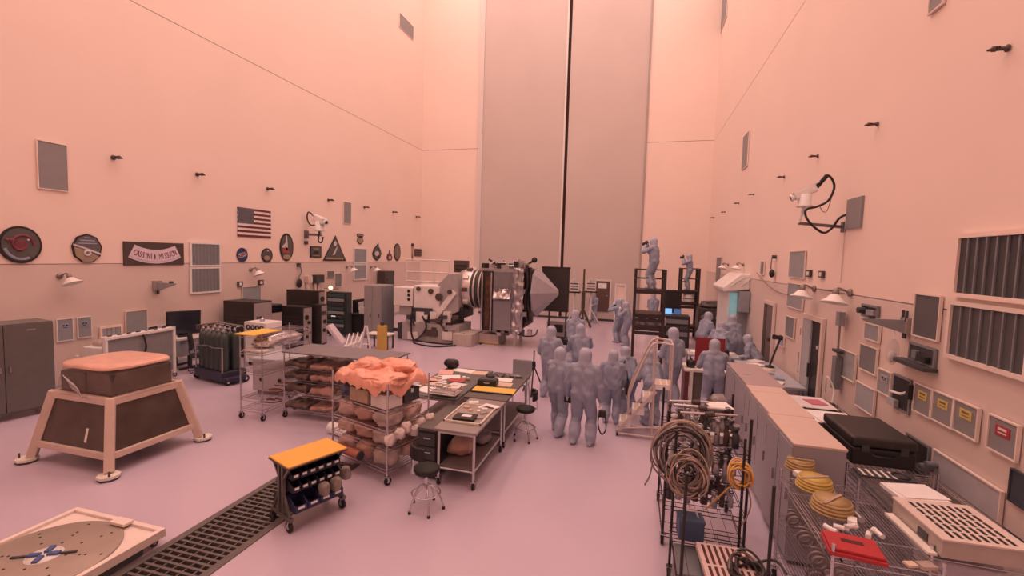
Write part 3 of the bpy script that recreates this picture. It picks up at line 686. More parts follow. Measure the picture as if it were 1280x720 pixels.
def sheet(name, m, parent, w, d, z, seed, amp=.05, nx=26, ny=20, dome=0.0, drop=0.0, thick=.006, sc=3.0):
    """crumpled sheet of plastic, w x d, centred, with a hanging edge"""
    mb = MB(); vs = []
    for k in (0, 1):
        for j in range(ny+1):
            for i in range(nx+1):
                u, v = i/nx*2-1, j/ny*2-1
                e = max(abs(u), abs(v)); hang = max(0, (e-.86)/.14)
                n_ = mnoise.noise(Vector((u*sc*.5+seed, v*sc*.5*d/w+seed*2, seed*.37)))*1.2
                r_ = .55-abs(mnoise.noise(Vector((u*sc*.9-seed+n_*.5, v*sc*.7, seed))))-.45*abs(mnoise.noise(Vector((u*sc*1.9+v*2, v*sc*1.4-u*2, seed*3))))
                h = z + dome*(1-u*u)*(1-v*v) + amp*(n_+r_*.8) - drop*hang*hang
                s_ = 1-.08*hang
                vs.append((u*w/2*s_+.02*n_, v*d/2*s_+.02*r_, h - k*thick))
    N = (nx+1)*(ny+1); fs = []
    for j in range(ny):
        for i in range(nx):
            a = j*(nx+1)+i; q = (a, a+1, a+nx+2, a+nx+1); fs += [q, tuple(x+N for x in q[::-1])]
    ed = [i for i in range(nx+1)] + [j*(nx+1)+nx for j in range(1, ny+1)] + [ny*(nx+1)+i for i in range(nx-1, -1, -1)] + [j*(nx+1) for j in range(ny-1, 0, -1)]
    for i in range(len(ed)): a, b = ed[i], ed[(i+1) % len(ed)]; fs.append((a, a+N, b+N, b))
    mb.add(vs, fs, True); return mb.build(name, m, parent)
orange_plastic = mat('orange_plastic_film', (.86, .42, .31), .3, var=.14, scale=4, bump=.25, bscale=14)
clear_wrap = mat('amber_clear_wrap', (.52, .36, .30), .07, var=.15, scale=3, alpha=.2)
bag_m = mat('pale_bag_plastic', (.62, .50, .46), .22, var=.2, scale=6, alpha=.7)
foil_m = mat('crinkled_foil', (.55, .54, .56), .25, 1.0, var=.15, scale=8, bump=.6, bscale=18)

def wire_rack(name, label, x, y, rz, w, d, H, levels, post=chrome_m, r=.014, casters=True, pitch=.06, group=None, deck=None):
    t = thing(name, label, 'rack', (x, y, 0), rz, group)
    b = .14 if casters else 0.0
    for sx in (-1, 1):
        for sy in (-1, 1):
            px_, py_ = sx*(w/2-.02), sy*(d/2-.02)
            MB().cyl((px_, py_, b), (px_, py_, H), r, n=8).build('post', post, t)
            if casters: caster(t, px_, py_, .062, .145)
    for z in levels:
        mb = MB()
        for s in (-1, 1):
            for dz in (0, -.05):
                mb.beam((-w/2, s*(d/2-.012), z+dz), (w/2, s*(d/2-.012), z+dz), .008, .008); mb.beam((s*(w/2-.012), -d/2, z+dz), (s*(w/2-.012), d/2, z+dz), .008, .008)
        n = int(w/pitch)
        for k in range(1, n): xk = -w/2+w*k/n; mb.beam((xk, -d/2+.01, z+.004), (xk, d/2-.01, z+.004), .005, .005)
        for k in (-.25, .25): mb.beam((-w/2, d*k, z-.004), (w/2, d*k, z-.004), .007, .007)
        if deck: mb.box((0, 0, z-.006), (w-.03, d-.03, .006))
        mb.build('shelf_deck', [deck or post], t)['kind'] = 'stuff'
    return t

# ================================================================== tall grey cabinet at the left edge
t = thing('storage_cabinet', 'tall grey two door steel cabinet against the wall at the edge', 'cabinet', (-12.33, 6.02, 0), math.radians(-9))
cab_m = mat('cabinet_grey', (.135, .13, .125), .45, var=.04)
MB().bb((-.35, -.75, .13), (.3, .75, 1.96)).build('body', cab_m, t, bevel=.01)
for s in (-1, 1):
    dr = MB().bb((.3, min(s*.005, s*.745), .17), (.325, max(s*.005, s*.745), 1.93)).build('door', cab_m, t, bevel=.004)
    MB().bb((.325, s*.07-.012, 1.0), (.36, s*.07+.012, 1.12)).build('handle', steel_m, dr)
    MB().bb((.325, s*.40-.07, 1.80), (.33, s*.40+.07, 1.83)).build('label_holder', steel_m, dr)
    for q in (-.28, .24): caster(t, q, s*.66, .06, .135)

# ================================================================== wrapped shipping stand
t = thing('shipping_stand', 'cream trestle stand shrouded in clear plastic with an orange cover', 'stand', (-8.6, 5.74, 0))
fw, fd = 1.78, 1.54            # foot rectangle
def corner(sx, sy, z): k = 1-.285*z/1.15 if z < 1.15 else .715-.02*(z-1.15); return Vector((sx*fw/2*k, sy*fd/2*k, z))
stand_m = mat('stand_cream', (.67, .53, .45), .45, var=.05, scale=3)
for sx in (-1, 1):
    for sy in (-1, 1):
        MB().beam(corner(sx, sy, .08), corner(sx, sy, 1.16), .125, .125).build('leg', stand_m, t, bevel=.012)
        f = Vector(corner(sx, sy, 0)); f = Vector((f.x*1.03, f.y*1.03, 0))
        ft = MB(); ft.mat(0).prism([(.15*math.cos(a*PI/4+.3), .15*math.sin(a*PI/4+.3)) for a in range(8)], .035, .075, Matrix.Translation(f)); ft.mat(1).prism([(.14*math.cos(a*PI/4+.3), .14*math.sin(a*PI/4+.3)) for a in range(8)], .0, .036, Matrix.Translation(f))
        fo = ft.build('foot_pad', [cream_m, dark_m], t); MB().cyl((f.x+sx*.09, f.y-.05, .07), (f.x+sx*.09, f.y-.05, .15), .016, n=8).build('foot_bolt', brass_m, fo)
for z, wd in ((.30, .10), (1.11, .12)):
    for a, b in (((-1,-1),(1,-1)), ((1,-1),(1,1)), ((1,1),(-1,1)), ((-1,1),(-1,-1))):
        MB().beam(corner(*a, z), corner(*b, z), .07, wd).build('rail', stand_m, t, bevel=.008)
panel_dk = mat('stand_dark_panel', (.085, .06, .05), .4, var=.25, scale=3)
def quadp(a, b, z0, z1, ins):
    p = [corner(*a, z0), corner(*b, z0), corner(*b, z1), corner(*a, z1)]; c = sum(p, Vector())/4
    return [Vector((q.x*ins, q.y*ins, q.z)) for q in p]
for a, b in (((-1,-1),(1,-1)), ((1,-1),(1,1)), ((1,1),(-1,1)), ((-1,1),(-1,-1))):
    o, i_ = quadp(a, b, .3, 1.1, .99), quadp(a, b, .3, 1.1, .965)
    MB().add(o+i_, [(0,1,2,3), (7,6,5,4), (0,4,5,1), (1,5,6,2), (2,6,7,3), (3,7,4,0)]).build('side_panel', panel_dk, t)
box_top = 1.60
MB().bb((-.58, -.50, 1.17), (-.02, .48, 1.50)).build('packed_case', mat('case_slate', (.04, .044, .052), .35, var=.4), t, bevel=.03)
MB().bb((.03, -.50, 1.17), (.60, .48, 1.54)).build('packed_case', mat('case_umber', (.04, .04, .042), .35, var=.4), t, bevel=.03)
mb = MB()                      # clear shroud round the packed cases, slightly rumpled
ring = []
for z, k in ((1.13, .775), (1.25, .755), (1.4, .735), (1.52, .73), (1.61, .715)):
    for j in range(40):
        a = 2*PI*(j+.5)/40; ne = 9.0-11.5*(z-1.13); e = 1/(abs(math.cos(a))**ne+abs(math.sin(a))**ne)**(1/ne)
        n_ = 1+.02*mnoise.noise(Vector((a*3, z*9, 1)))
        ring.append((fw/2*k*e*math.cos(a)*n_, fd/2*k*e*math.sin(a)*n_, z))
ringi = [(x*.985, y*.985, z) for x, y, z in ring]
fs = [(i*40+j, i*40+(j+1) % 40, (i+1)*40+(j+1) % 40, (i+1)*40+j) for i in range(4) for j in range(40)]
mb.add(ring, fs, True); mb.build('clear_shroud', clear_wrap, t)
mb = MB(); cv = []
for kr, zz in ((1.0, 1.585), (1.0, 1.615), (.97, 1.635), (.8, 1.645), (.5, 1.652), (.2, 1.655), (0.01, 1.655)):
    for j in range(48):
        a = 2*PI*j/48; e = 1/(abs(math.cos(a))**4.2+abs(math.sin(a))**4.2)**(1/4.2)
        cv.append((fw/2*.735*e*kr*math.cos(a), fd/2*.735*e*kr*math.sin(a), zz+.012*mnoise.noise(Vector((kr*3*math.cos(a), kr*3*math.sin(a), 2)))))
mb.add(cv, [(i*48+j, i*48+(j+1) % 48, (i+1)*48+(j+1) % 48, (i+1)*48+j) for i in range(6) for j in range(48)], True); mb.build('orange_cover', mat('cover_film', (.72, .42, .33), .28, var=.14, scale=4, bump=.2, bscale=10), t)
for k in range(5):
    a = Vector((-.35+.06*k, -.59, 1.46-.03*k)); MB().tube(spline([a, a+Vector((.12, -.005, -.1)), a+Vector((.2, 0, -.2)), a+Vector((.33+.04*k, .0, -.26))]), .007, 5).build('film_crease', foil_m, t)  # thin foil tubes stand in for highlights along the film's creases
MB().box((.25, -.715*fd/2-.105, .55), (.05, .012, .22), M=Matrix.Rotation(-.2, 3, 'X')).build('hasp', cream_m, t)

# ================================================================== turntable platform
t = thing('turntable', 'low square white platform with a round grey drilled turntable plate', 'turntable', (-6.1, 3.28, 0))
tw = mat('turntable_white', (.84, .74, .68), .45, var=.03); disc_m = mat('turntable_disc', (.40, .34, .29), .4, .25, var=.06, scale=4)
MB().bb((-.75, -.76, .10), (.75, .76, .165)).build('deck', tw, t)
for a, b in (((-.75,-.76),(.75,-.70)), ((-.75,.70),(.75,.76)), ((-.75,-.7),(-.69,.7)), ((.69,-.7),(.75,.7))): MB().bb((*a, .165), (*b, .20)).build('rim', tw, t, bevel=.006)
MB().lathe([(0, .165), (.665, .165), (.665, .185), (.655, .19), (0, .19)], 64).build('plate', disc_m, t)
hole = mat('bolt_hole_dark', (.03, .025, .025), .7)
h0 = None
for k in range(8):
    for rr in (.22, .36, .42, .58) if k % 2 == 0 else (.3, .47, .56):
        a = k*PI/4+.35
        if h0 is None: h0 = MB().lathe([(0, .19), (.014, .19), (.014, .1915), (0, .1915)], 8).build('bolt_hole', hole, t); h0.location = (rr*math.cos(a), rr*math.sin(a), 0)
        else: share(h0, 'bolt_hole', (rr*math.cos(a), rr*math.sin(a), 0), t)
MB().lathe([(0, .19), (.16, .19), (.16, .194), (0, .194)], 28).build('centre_hub', white_m, t)
blu = mat('hub_blue', (.07, .12, .30), .4)
for k in range(4):
    a = k*PI/2+.5; MB().box((.09*math.cos(a), .09*math.sin(a), .205), (.11, .05, .025), a).build('hub_block', blu, t)
for a in (.5, .5+PI): MB().beam((.15*math.cos(a), .15*math.sin(a), .2), (.3*math.cos(a), .3*math.sin(a), .2), .025, .015).build('locking_bar', dark_m, t)
for a, (x, y) in ((0, (.16, .72)),): MB().bb((x-.12, y-.11, .2), (x+.12, y+.01, .235)).build('clamp', tw, t, bevel=.005)
MB().bb((.30, -.1, .03), (.74, .5, .1)).build('under_frame', dark_m, t); MB().bb((-.7, -.7, .03), (-.3, .7, .1)).build('under_frame', dark_m, t)
for x in (-.66, .66):
    for y in (-.66, .66): caster(t, x, y, .045, .1)

# ================================================================== framed white trolley behind the stand
a = F(222, 471); t = thing('panel_trolley', 'white framed trolley with grey side panel behind the wrapped stand', 'trolley', (a.x-.06, a.y-.9, 0), math.radians(4))
MB().bb((-.03, -.9, .22), (.03, .9, 1.32)).build('side_panel', pgrey, t)
MB().bb((-.10, -.9, 1.32), (.08, .9, 1.40)).build('top_rail', white_m, t, bevel=.01); MB().bb((-.85, -.9, .16), (.0, .9, .22)).build('base_tray', white_m, t); MB().bb((-.7, -.85, .22), (-.1, -.2, 1.12)).build('white_case', white_m, t, bevel=.02)
for x in (-.83, .02):
    for y in (-.88, .88): MB().bb((x-.03, y-.03, .12), (x+.05, y+.03, 1.40 if x > 0 else .9)).build('post', white_m, t); caster(t, x, y, .06, .13)
MB().tube(spline([(.06, .0, 1.34), (.10, .02, 1.2), (.09, .06, 1.0), (.05, .05, .85)]), .022, 7).build('strap', black_m, t)
for k in range(7): MB().bb((-.02, -.8+.23*k, 1.40), (.03, -.72+.23*k, 1.425)).build('rail_clip', brass_m, t)
tag(blob('parts_bag', bag_m, None, (a.x-.46, a.y-1.42, 1.19), (.4, .5, .18), 2), 'crumpled pale parts bag lying on the framed white trolley', 'bag')

# ================================================================== workstation with tilted black screen, chair
P0 = F(226, 457); bx_ = -12.75
t = thing('computer_desk', 'grey computer stand carrying the tilted black screen by the wall', 'desk', (-12.9, 10.35, 0))
MB().bb((-.3, -.35, .9), (.35, .4, .95)).build('desk_top', white_m, t)
MB().bb((-.25, -.3, .42), (.3, .36, .9)).build('cabinet', mgrey_m, t); MB().bb((.3, -.05, .62), (.31, .1, .72)).build('badge', lgrey_m, t)
for s in (-1, 1): MB().beam((s*.28, -.32, .06), (s*.28, .38, .06), .06, .06).build('base_rail', black_m, t)
MB().beam((-.28, 0, .1), (-.28, 0, .45), .08, .08).beam((.28, 0, .1), (.28, 0, .45), .08, .08).build('column', black_m, t)
t = thing('flat_screen', 'large black flat screen tilted on the computer stand', 'screen', (-12.85, 10.37, .95), math.radians(-30))
MB().box((0, 0, .42), (.06, .84, .72), M=Matrix.Rotation(.16, 3, 'Y')).build('bezel', black_m, t, bevel=.01)
MB().box((.035, 0, .42), (.01, .76, .64), M=Matrix.Rotation(.16, 3, 'Y')).build('glass', mat('screen_off', (.03, .035, .05), .2, var=0), t)
MB().box((-.02, 0, .03), (.2, .3, .06)).build('foot', black_m, t)
def office_chair(name, label, x, y, rz, seat_h=.48, m=black_m, arms=True):
    t = thing(name, label, 'chair', (x, y, 0), rz)
    MB().box((0, 0, seat_h), (.46, .44, .08)).build('seat', m, t, bevel=.03)
    MB().box((0, .22, seat_h+.42), (.42, .07, .5), M=Matrix.Rotation(-.12, 3, 'X')).build('backrest', m, t, bevel=.03)
    MB().tube(arcpts((0, .1, seat_h-.02), (0, .3, seat_h), (0, .25, seat_h+.25), 6), .022).build('back_bar', dark_m, t)
    MB().cyl((0, 0, .12), (0, 0, seat_h-.03), .03).build('gas_column', dark_m, t)
    for k in range(5):
        a = 2*PI*k/5; MB().beam((0, 0, .12), (.27*math.cos(a), .27*math.sin(a), .085), .04, .03).build('base_arm', black_m, t); caster(t, .27*math.cos(a), .27*math.sin(a), .035, .085)
    if arms:
        for s in (-1, 1): MB().tube(spline([(s*.22, .05, seat_h), (s*.28, .05, seat_h+.1), (s*.27, .08, seat_h+.22), (s*.26, -.14, seat_h+.22)]), .018).build('armrest', m, t)
c = F(246, 462); office_chair('office_chair', 'black wheeled office chair between the screen desk and the gas cylinders', c.x+.25, c.y-.1, 2.3)

# ================================================================== gas cylinder cart
c0 = F(272, 476); base = Vector((-10.85, 9.78, 0)); rz = math.radians(-12)
t = thing('cylinder_cart', 'dark blue wheeled cart carrying a block of gas cylinders', 'cart', base, rz)
cart_m = mat('cart_navy', (.035, .035, .065), .45)
MB().bb((-.62, -.34, .10), (.62, .34, .34)).build('base_bin', cart_m, t, bevel=.02)
for x in (-.6, .6):
    MB().prism([(x, -.34), (x+math.copysign(.22, x), -.2), (x+math.copysign(.22, x), .2), (x, .34)], .1, .2, I4).build('bumper', cart_m, t)
    for y in (-.24, .24): caster(t, x*1.18, y, .09, .2)
for x in (-.6, .6): MB().cyl((x, .3, .34), (x, .3, 1.5), .02).cyl((x, -.3, .34), (x, -.3, 1.0), .02).build('upright', steel_m, t)
MB().tube([(-.6, -.32, 1.0), (-.3, -.34, .97), (0, -.32, 1.0), (.3, -.34, .97), (.6, -.32, 1.0)], .012).build('chain', chrome_m, t)
MB().cyl((-.6, .3, 1.5), (.6, .3, 1.5), .02).build('top_rail', steel_m, t); MB().bb((-.62, -.28, 1.38), (-.5, .28, 1.5)).build('manifold', brass_m, t)
cyl_m = mat('cylinder_green', (.045, .062, .062), .4, var=.12)
M3 = Matrix.Rotation(rz, 3, 'Z')
cy_root = None; k = 0
for j in range(2):
    for i in range(5):
        p = M3 @ Vector((-.46+.23*i, -.17+.30*j, 0)) + base
        lab = 'dark green gas cylinder, %s from the screen desk in the %s row' % (ordl[i], ('front', 'rear')[j])
        if cy_root is None:
            cy_root = q = thing('gas_cylinder', lab, 'cylinder', (p.x, p.y, .345), 0, 'gas cylinders on the cart')
            MB().lathe([(0, 0), (.105, 0), (.108, .02), (.108, .86), (.095, .93), (.06, .98), (.035, 1.0), (.035, 1.02), (0, 1.02)], 16).build('bottle', cyl_m, q)
            MB().lathe([(0, 1.02), (.03, 1.02), (.03, 1.08), (.018, 1.09), (.018, 1.13), (0, 1.13)], 10).cyl((0, 0, 1.07), (0, -.07, 1.07), .012, n=6).cyl((-.035, 0, 1.12), (.035, 0, 1.12), .012, n=6).build('valve', steel_m, q)
            MB().tube([(0, -.07, 1.07), (.05, -.08, 1.12), (.1, -.02, 1.16), (.12, .04, 1.15)], .008, 5).build('pigtail', steel_m, q)
        else:
            q = copy_tree(cy_root); q.location = (p.x, p.y, .345); q['label'] = lab
def put(r): o, x, y, rz, z = r; o.location = (x, y, z); o.rotation_euler.z = rz; return o
# ================================================================== wire racks on the left of the worktables
white_box = mat('carton_white', (.74, .70, .70), .6); tan_m = mat('kraft_card', (.45, .33, .24), .7, var=.1)
wire_rack('wire_rack', 'tall wire rack on casters with a yellow board on top', -7.70, 8.38, 0, .60, 1.46, 1.86, (.22, .45, 1.02, 1.44, 1.8))
tag(MB().box((-7.80, 7.98, 1.815), (.5, .75, .02)).build('yellow_board', yellow_m, bevel=.004), 'flat yellow board on top of the tall wire rack', 'board')
t = thing('foil_bundle', 'crumpled silver foil bundle on the upper shelf of the yellow topped rack', 'foil', (-7.7, 8.35, 1.46)); blob('foil_heap', foil_m, t, (0, .05, .16), (.58, 1.2, .34), 4, .5, 26, 16)
tag(MB().box((-7.72, 7.92, 1.46), (.5, .4, .02)).box((-7.72, 7.92, 1.475), (.42, .3, .02), .2).build('paper_pad', paper_m), 'white paper pad at the front of the rack shelf under the foil', 'paper')
for i, (x, y, z, l_) in enumerate(((-7.6, 8.2, .465, 'left'), (-7.75, 8.7, .465, 'far'), (-7.65, 8.2, .235, 'near'), (-7.78, 8.8, .235, 'deep'))):
    tag(MB().tube(spline([(x-.18, y-.15, z+.02), (x+.1, y-.1, z+.02), (x+.16, y+.1, z+.02), (x-.1, y+.14, z+.02), (x-.16, y, z+.03), (x+.05, y+.02, z+.035)]), .016, 6).build('cable_coil', mat('rust_cable', (.22, .08, .06), .5)), ('rusty red cable loop at the front of the middle wire shelf', 'rusty red cable loop at the back of the middle wire shelf', 'rusty red cable loop at the front of the lowest wire shelf', 'rusty red cable loop at the back of the lowest wire shelf')[i], 'cable')
t = thing('crate', 'pale grey equipment crate on the shelf deck behind the yellow topped rack', 'crate', (-8.55, 9.6, 0), .1)
MB().bb((-.55, -.5, .12), (.55, .5, .9)).build('body', mat('crate_pale', (.46, .42, .44), .5), t, bevel=.015); MB().bb((-.6, -.55, .86), (.6, .55, .92)).build('lid', lgrey_m, t)
for x in (-.3, .2): MB().cyl((x, -.505, .4), (x, -.52, .4), .05).build('port', black_m, t)
for x in (-.45, .45):
    for y in (-.4, .4): caster(t, x, y, .055, .125)

# long grey topped rack with packed lower shelves
rk = wire_rack('long_rack', 'long wire rack with a flat grey top and loaded lower shelves', -5.95, 8.45, 0, 2.5, .9, 1.42, (.2, .55, .85, 1.1))
MB().box((0, 0, 1.43), (2.54, .94, .03)).build('grey_top', mat('rack_top_grey', (.20, .19, .21), .45), rk, bevel=.005)
soft = [mat('wrap_brown', (.16, .11, .10), .3, var=.3, scale=5), mat('wrap_grey', (.20, .18, .19), .3, var=.3, scale=5), mat('wrap_olive', (.22, .19, .15), .3, var=.3, scale=5), mat('wrap_pinkish', (.50, .30, .25), .3, var=.2, scale=5)]
n_ = 0
lv = {1.105: 'top', .855: 'second', .555: 'third', .205: 'lowest'}
for z, hh in ((1.105, .13), (.855, .15), (.555, .2), (.205, .14)):
    for k in range(4):
        x = -6.93+.65*k; m_ = soft[(k*2+n_) % 4]
        tag(put((sheet('wrapped_bundle', m_, None, .61, .80, hh*.62, 11.7+n_*1.3, amp=hh*.30, nx=22, ny=24, drop=hh*.25, thick=hh*.45, sc=4.5), x, 8.42, 0, z+.012)), 'wrapped bundle on the %s shelf of the long rack, %s from the yellow topped rack' % (lv[z], ordl[k]), 'bundle', 'bundles on the long rack'); n_ += 1

# rack buried under orange plastic
A_ = math.radians(-18); O_ = Vector((-3.58, 6.12, 0)); ex, ey = Vector((math.cos(A_), math.sin(A_), 0)), Vector((-math.sin(A_), math.cos(A_), 0))
ctr = O_ - ex*.675 + ey*.45
rk = wire_rack('loaded_rack', 'wire rack piled with bags under crumpled orange plastic', ctr.x, ctr.y, A_, 1.39, .94, 1.60, (.24, .58, .86, 1.16))
def onrack(x, y, z): return ctr + ex*x + ey*y + Vector((0, 0, z))
t = thing('plastic_heap', 'big crumpled heap of orange plastic film on top of the loaded rack', 'plastic', onrack(0, 0, 0), A_)
sheet('film', orange_plastic, t, 1.40, 1.02, 1.52, 8.3, amp=.13, nx=64, ny=52, dome=.10, drop=.12, sc=4.2)
blob('film_fold', orange_plastic, t, (-.38, .05, 1.60), (.5, .6, .30), 21, .5, 40, 28); blob('film_fold', orange_plastic, t, (.1, .30, 1.64), (.7, .4, .26), 5, .5, 40, 28); blob('film_fold', orange_plastic, t, (.28, -.15, 1.56), (.7, .6, .2), 9, .5, 40, 28)
for k, (x, y, w, h, m_, l_) in enumerate(((-.06, -.24, .44, .22, tan_m, 'tan carton under the orange plastic, facing the yellow cart'), (.38, .16, .40, .21, dark_m, 'dark carton on the upper shelf beside the papers table'), (.42, -.24, .36, .22, white_box, 'white carton on the upper shelf at the rack corner'))):
    t = thing('carton', l_, 'carton', onrack(x, y, 1.165), A_); MB().bb((-w/2, -.17, 0), (w/2, .17, h)).build('box', m_, t, bevel=.006); MB().bb((-w/2-.003, -.025, h-.06), (w/2+.003, .025, h+.004)).build('tape', paper_m, t)
tag(blob('blue_bag', mat('blue_white_bag', (.10, .11, .20), .3, var=.9, scale=9), None, tuple(onrack(-.48, -.22, 1.27)), (.30, .36, .26), 31, .3), 'dark blue and white bag on the upper shelf under the orange plastic', 'bag')
pinkbag = mat('pink_bag_plastic', (.66, .46, .42), .2, var=.2, scale=6)
n_ = 0
lv = {.865: 'middle', .585: 'lower', .245: 'bottom'}
for z, hh in ((.865, .27), (.585, .24), (.245, .30)):
    for k in range(3):
        for j in range(2):
            p = onrack(-.45+.44*k, -.22+.44*j, z+hh*.4)
            tag(blob('plastic_bag', (pinkbag, bag_m, soft[3])[(n_+j) % 3], None, tuple(p), (.40, .40, hh), 40+n_, .5), '%s plastic bag on the %s shelf of the loaded rack, %s along' % (('front', 'rear')[j], lv[z], ordl[k]), 'bag', 'bags on the loaded rack'); n_ += 1
for k in range(6):
    p = onrack(.70+.03*(k % 2), -.42+.17*k, .72+.05*(k % 3)); tag(blob('bag_end', mat('bag_white_end', (.74, .64, .62), .25, var=.2), None, tuple(p), (.15, .16, .18), 70+k, .6), 'white tied bag end sticking out of the loaded rack, %s from the front' % ordl[k], 'bag', 'bag ends on the loaded rack')
for k in range(2):
    p = onrack(-.45+.05*k, -.6, .0); 
a = F(408, 545); t = thing('paper_roll', 'short white paper roll lying on the floor beside the loaded rack', 'roll', (-5.45, 7.55, .11), -.3)
MB().cyl((-.28, 0, 0), (.28, 0, 0), .11, n=18).build('roll', paper_m, t); MB().cyl((-.283, 0, 0), (.283, 0, 0), .035, n=12).build('core', tan_m, t)
t = thing('rolled_tube', 'rust coloured wrapped tube on the bottom of the loaded rack', 'tube', onrack(-.2, -.5, .34), A_)
MB().cyl((-.35, 0, 0), (.3, 0, 0), .07, n=16).build('tube', mat('tube_rust', (.40, .14, .10), .5), t); MB().cyl((.3, 0, 0), (.32, 0, 0), .072, n=16).build('end_cap', dark_m, t)

# ================================================================== worktables
def work_table(name, label, x0, y0, x1, y1, z, top_m, leg_m, shelf=True, casters=True):
    cx, cy, w, d = (x0+x1)/2, (y0+y1)/2, x1-x0, y1-y0
    t = thing(name, label, 'table', (cx, cy, 0))
    MB().box((0, 0, z-.02), (w, d, .04)).build('table_top', top_m, t, bevel=.006)
    for sx in (-1, 1):
        for sy in (-1, 1):
            MB().cyl((sx*(w/2-.06), sy*(d/2-.08), .13 if casters else 0), (sx*(w/2-.06), sy*(d/2-.08), z-.04), .022, n=9).build('leg', leg_m, t)
            if casters: caster(t, sx*(w/2-.06), sy*(d/2-.08), .06, .135)
    fm = MB()
    for zz in (.28,):
        for s in (-1, 1): fm.cyl((s*(w/2-.06), -d/2+.08, zz), (s*(w/2-.06), d/2-.08, zz), .014, n=7); fm.cyl((-w/2+.06, s*(d/2-.08), zz), (w/2-.06, s*(d/2-.08), zz), .014, n=7)
    fm.build('stretcher', leg_m, t)
    MB().box((0, 0, z-.07), (w-.1, d-.14, .05)).build('apron', leg_m, t)
    if shelf: MB().box((0, 0, .30), (w-.13, d-.18, .015)).build('lower_shelf', mat('shelf_dull', (.16, .13, .13), .5), t)
    return t
top_grey = mat('table_top_grey', (.30, .27, .26), .35, var=.05); top_dark = mat('table_top_dark', (.115, .105, .10), .4, var=.08); top_green = mat('table_top_green', (.115, .13, .125), .4, var=.08)
work_table('work_table', 'aluminium legged work table on casters nearest the camera', -2.90, 6.32, -2.2, 7.93, .93, top_grey, alu_m)
work_table('work_table', 'dark topped work table with a yellow folder behind the aluminium one', -3.05, 7.97, -2.2, 9.95, .93, top_dark, alu_m)
work_table('work_table', 'green grey work table covered with papers behind the loaded rack', -4.22, 7.75, -3.10, 10.0, .93, top_green, alu_m)
# dark drawer unit under the near end
t = thing('drawer_cabinet', 'black cabinet under the green grey table end beside the stool', 'cabinet', (-3.08, 7.1, 0))
MB().bb((-.16, -.6, .04), (.14, .6, .80)).build('body', black_m, t, bevel=.01); MB().bb((-.17, -.62, .80), (.15, .62, .84)).build('worktop', top_dark, t)
for k in range(3): dr = MB().bb((-.15, -.615, .1+.23*k), (.13, -.6, .3+.23*k)).build('drawer', dark_m, t); MB().cyl((-.06, -.63, .22+.23*k), (.06, -.63, .22+.23*k), .008, n=6).build('handle', steel_m, dr)
Z = .93
def flat(name, label, cat, x, y, w, d, h, m, rz=0.0, z=Z, group=None, bevel=0):
    return tag(MB().box((0, 0, h/2), (w, d, h)).build(name, m, bevel=bevel), label, cat, group), x, y, rz, z
cover = mat('manila', (.70, .56, .44), .6); pink = mat('pink_paper', (.74, .46, .40), .6)
# near table: tray with black picture frame and parts
t = thing('parts_tray', 'shallow pale tray with small parts on the nearest table', 'tray', (-2.56, 7.08, Z)); MB().box((0, 0, .006), (.62, .88, .012)).build('tray_base', mat('tray_mat', (.36, .31, .28), .5, var=.1, scale=15), t)
for s in (-1, 1): MB().box((s*.305, 0, .02), (.02, .9, .03)).build('tray_rim', cream_m, t); MB().box((0, s*.44, .02), (.63, .02, .03)).build('tray_rim', cream_m, t)
t = thing('display_case', 'black framed box with a white label in the parts tray', 'case', (-2.58, 6.85, Z+.014), .05)
MB().box((0, .0, .02), (.36, .26, .04)).build('box', black_m, t, bevel=.006); MB().box((.02, .01, .042), (.16, .09, .004)).build('label', paper_m, t)
for k, (x, y, w, d, rz) in enumerate(((-2.42, 7.35, .10, .07, .3), (-2.36, 7.15, .12, .05, .9), (-2.75, 7.35, .11, .08, .1), (-2.5, 7.42, .16, .06, 1.2), (-2.36, 6.92, .1, .1, .5), (-2.62, 7.2, .06, .06, .2), (-2.48, 7.22, .05, .09, .2))):
    put(flat('loose_component', 'small %s component in the parts tray, %s of the scatter from the aisle' % (('white', 'steel', 'tan')[k % 3], ordl[k]), 'component', x, y, w, d, .025, (white_m, steel_m, cover)[k % 3], rz, Z+.014, 'loose components in the tray'))
put(flat('paper_strip', 'white paper strip at the tray end overhanging the near table', 'paper', -2.35, 7.52, .30, .12, .004, paper_m, -.3, Z+.035)); put(flat('paper_strip', 'white slip lying behind the tray on the near table', 'paper', -2.75, 7.72, .18, .12, .004, paper_m, .4))
put(flat('yellow_folder', 'flat yellow folder on the dark topped table', 'folder', -2.62, 8.55, .85, .34, .012, yellow_m, .05)); put(flat('yellow_edge', 'dark binder edge under the yellow folder', 'binder', -2.62, 8.33, .84, .04, .02, black_m, .05))
t = thing('black_case', 'small black instrument case behind the yellow folder', 'case', (-2.86, 8.88, Z), .05); MB().box((0, 0, .06), (.40, .24, .12)).build('body', black_m, t, bevel=.015); MB().box((0, 0, .125), (.34, .18, .012)).build('lid_panel', dark_m, t); MB().tube([(-.06, -.125, .07), (0, -.16, .07), (.06, -.125, .07)], .008).build('handle', steel_m, t)
put(flat('document', 'cream document on the dark table beside the black case', 'paper', -2.55, 9.0, .34, .28, .006, cover, .1)); put(flat('document', 'white document under a pen farther along the dark table', 'paper', -2.68, 9.35, .42, .26, .006, paper_m, .1)); put(flat('document', 'loose grey note at the far end of the dark table', 'paper', -2.5, 9.72, .22, .2, .006, mgrey_m, .4))
for k in range(5): put(flat('small_tool', 'small %s hand tool on the dark table end, %s from the papers' % (('dark', 'steel')[k % 2], ordl[k]), 'tool', -2.75+.09*k, 9.62+.05*(k % 2), .04, .16, .03, (dark_m, steel_m)[k % 2], .5*k, Z, 'hand tools on the dark table'))
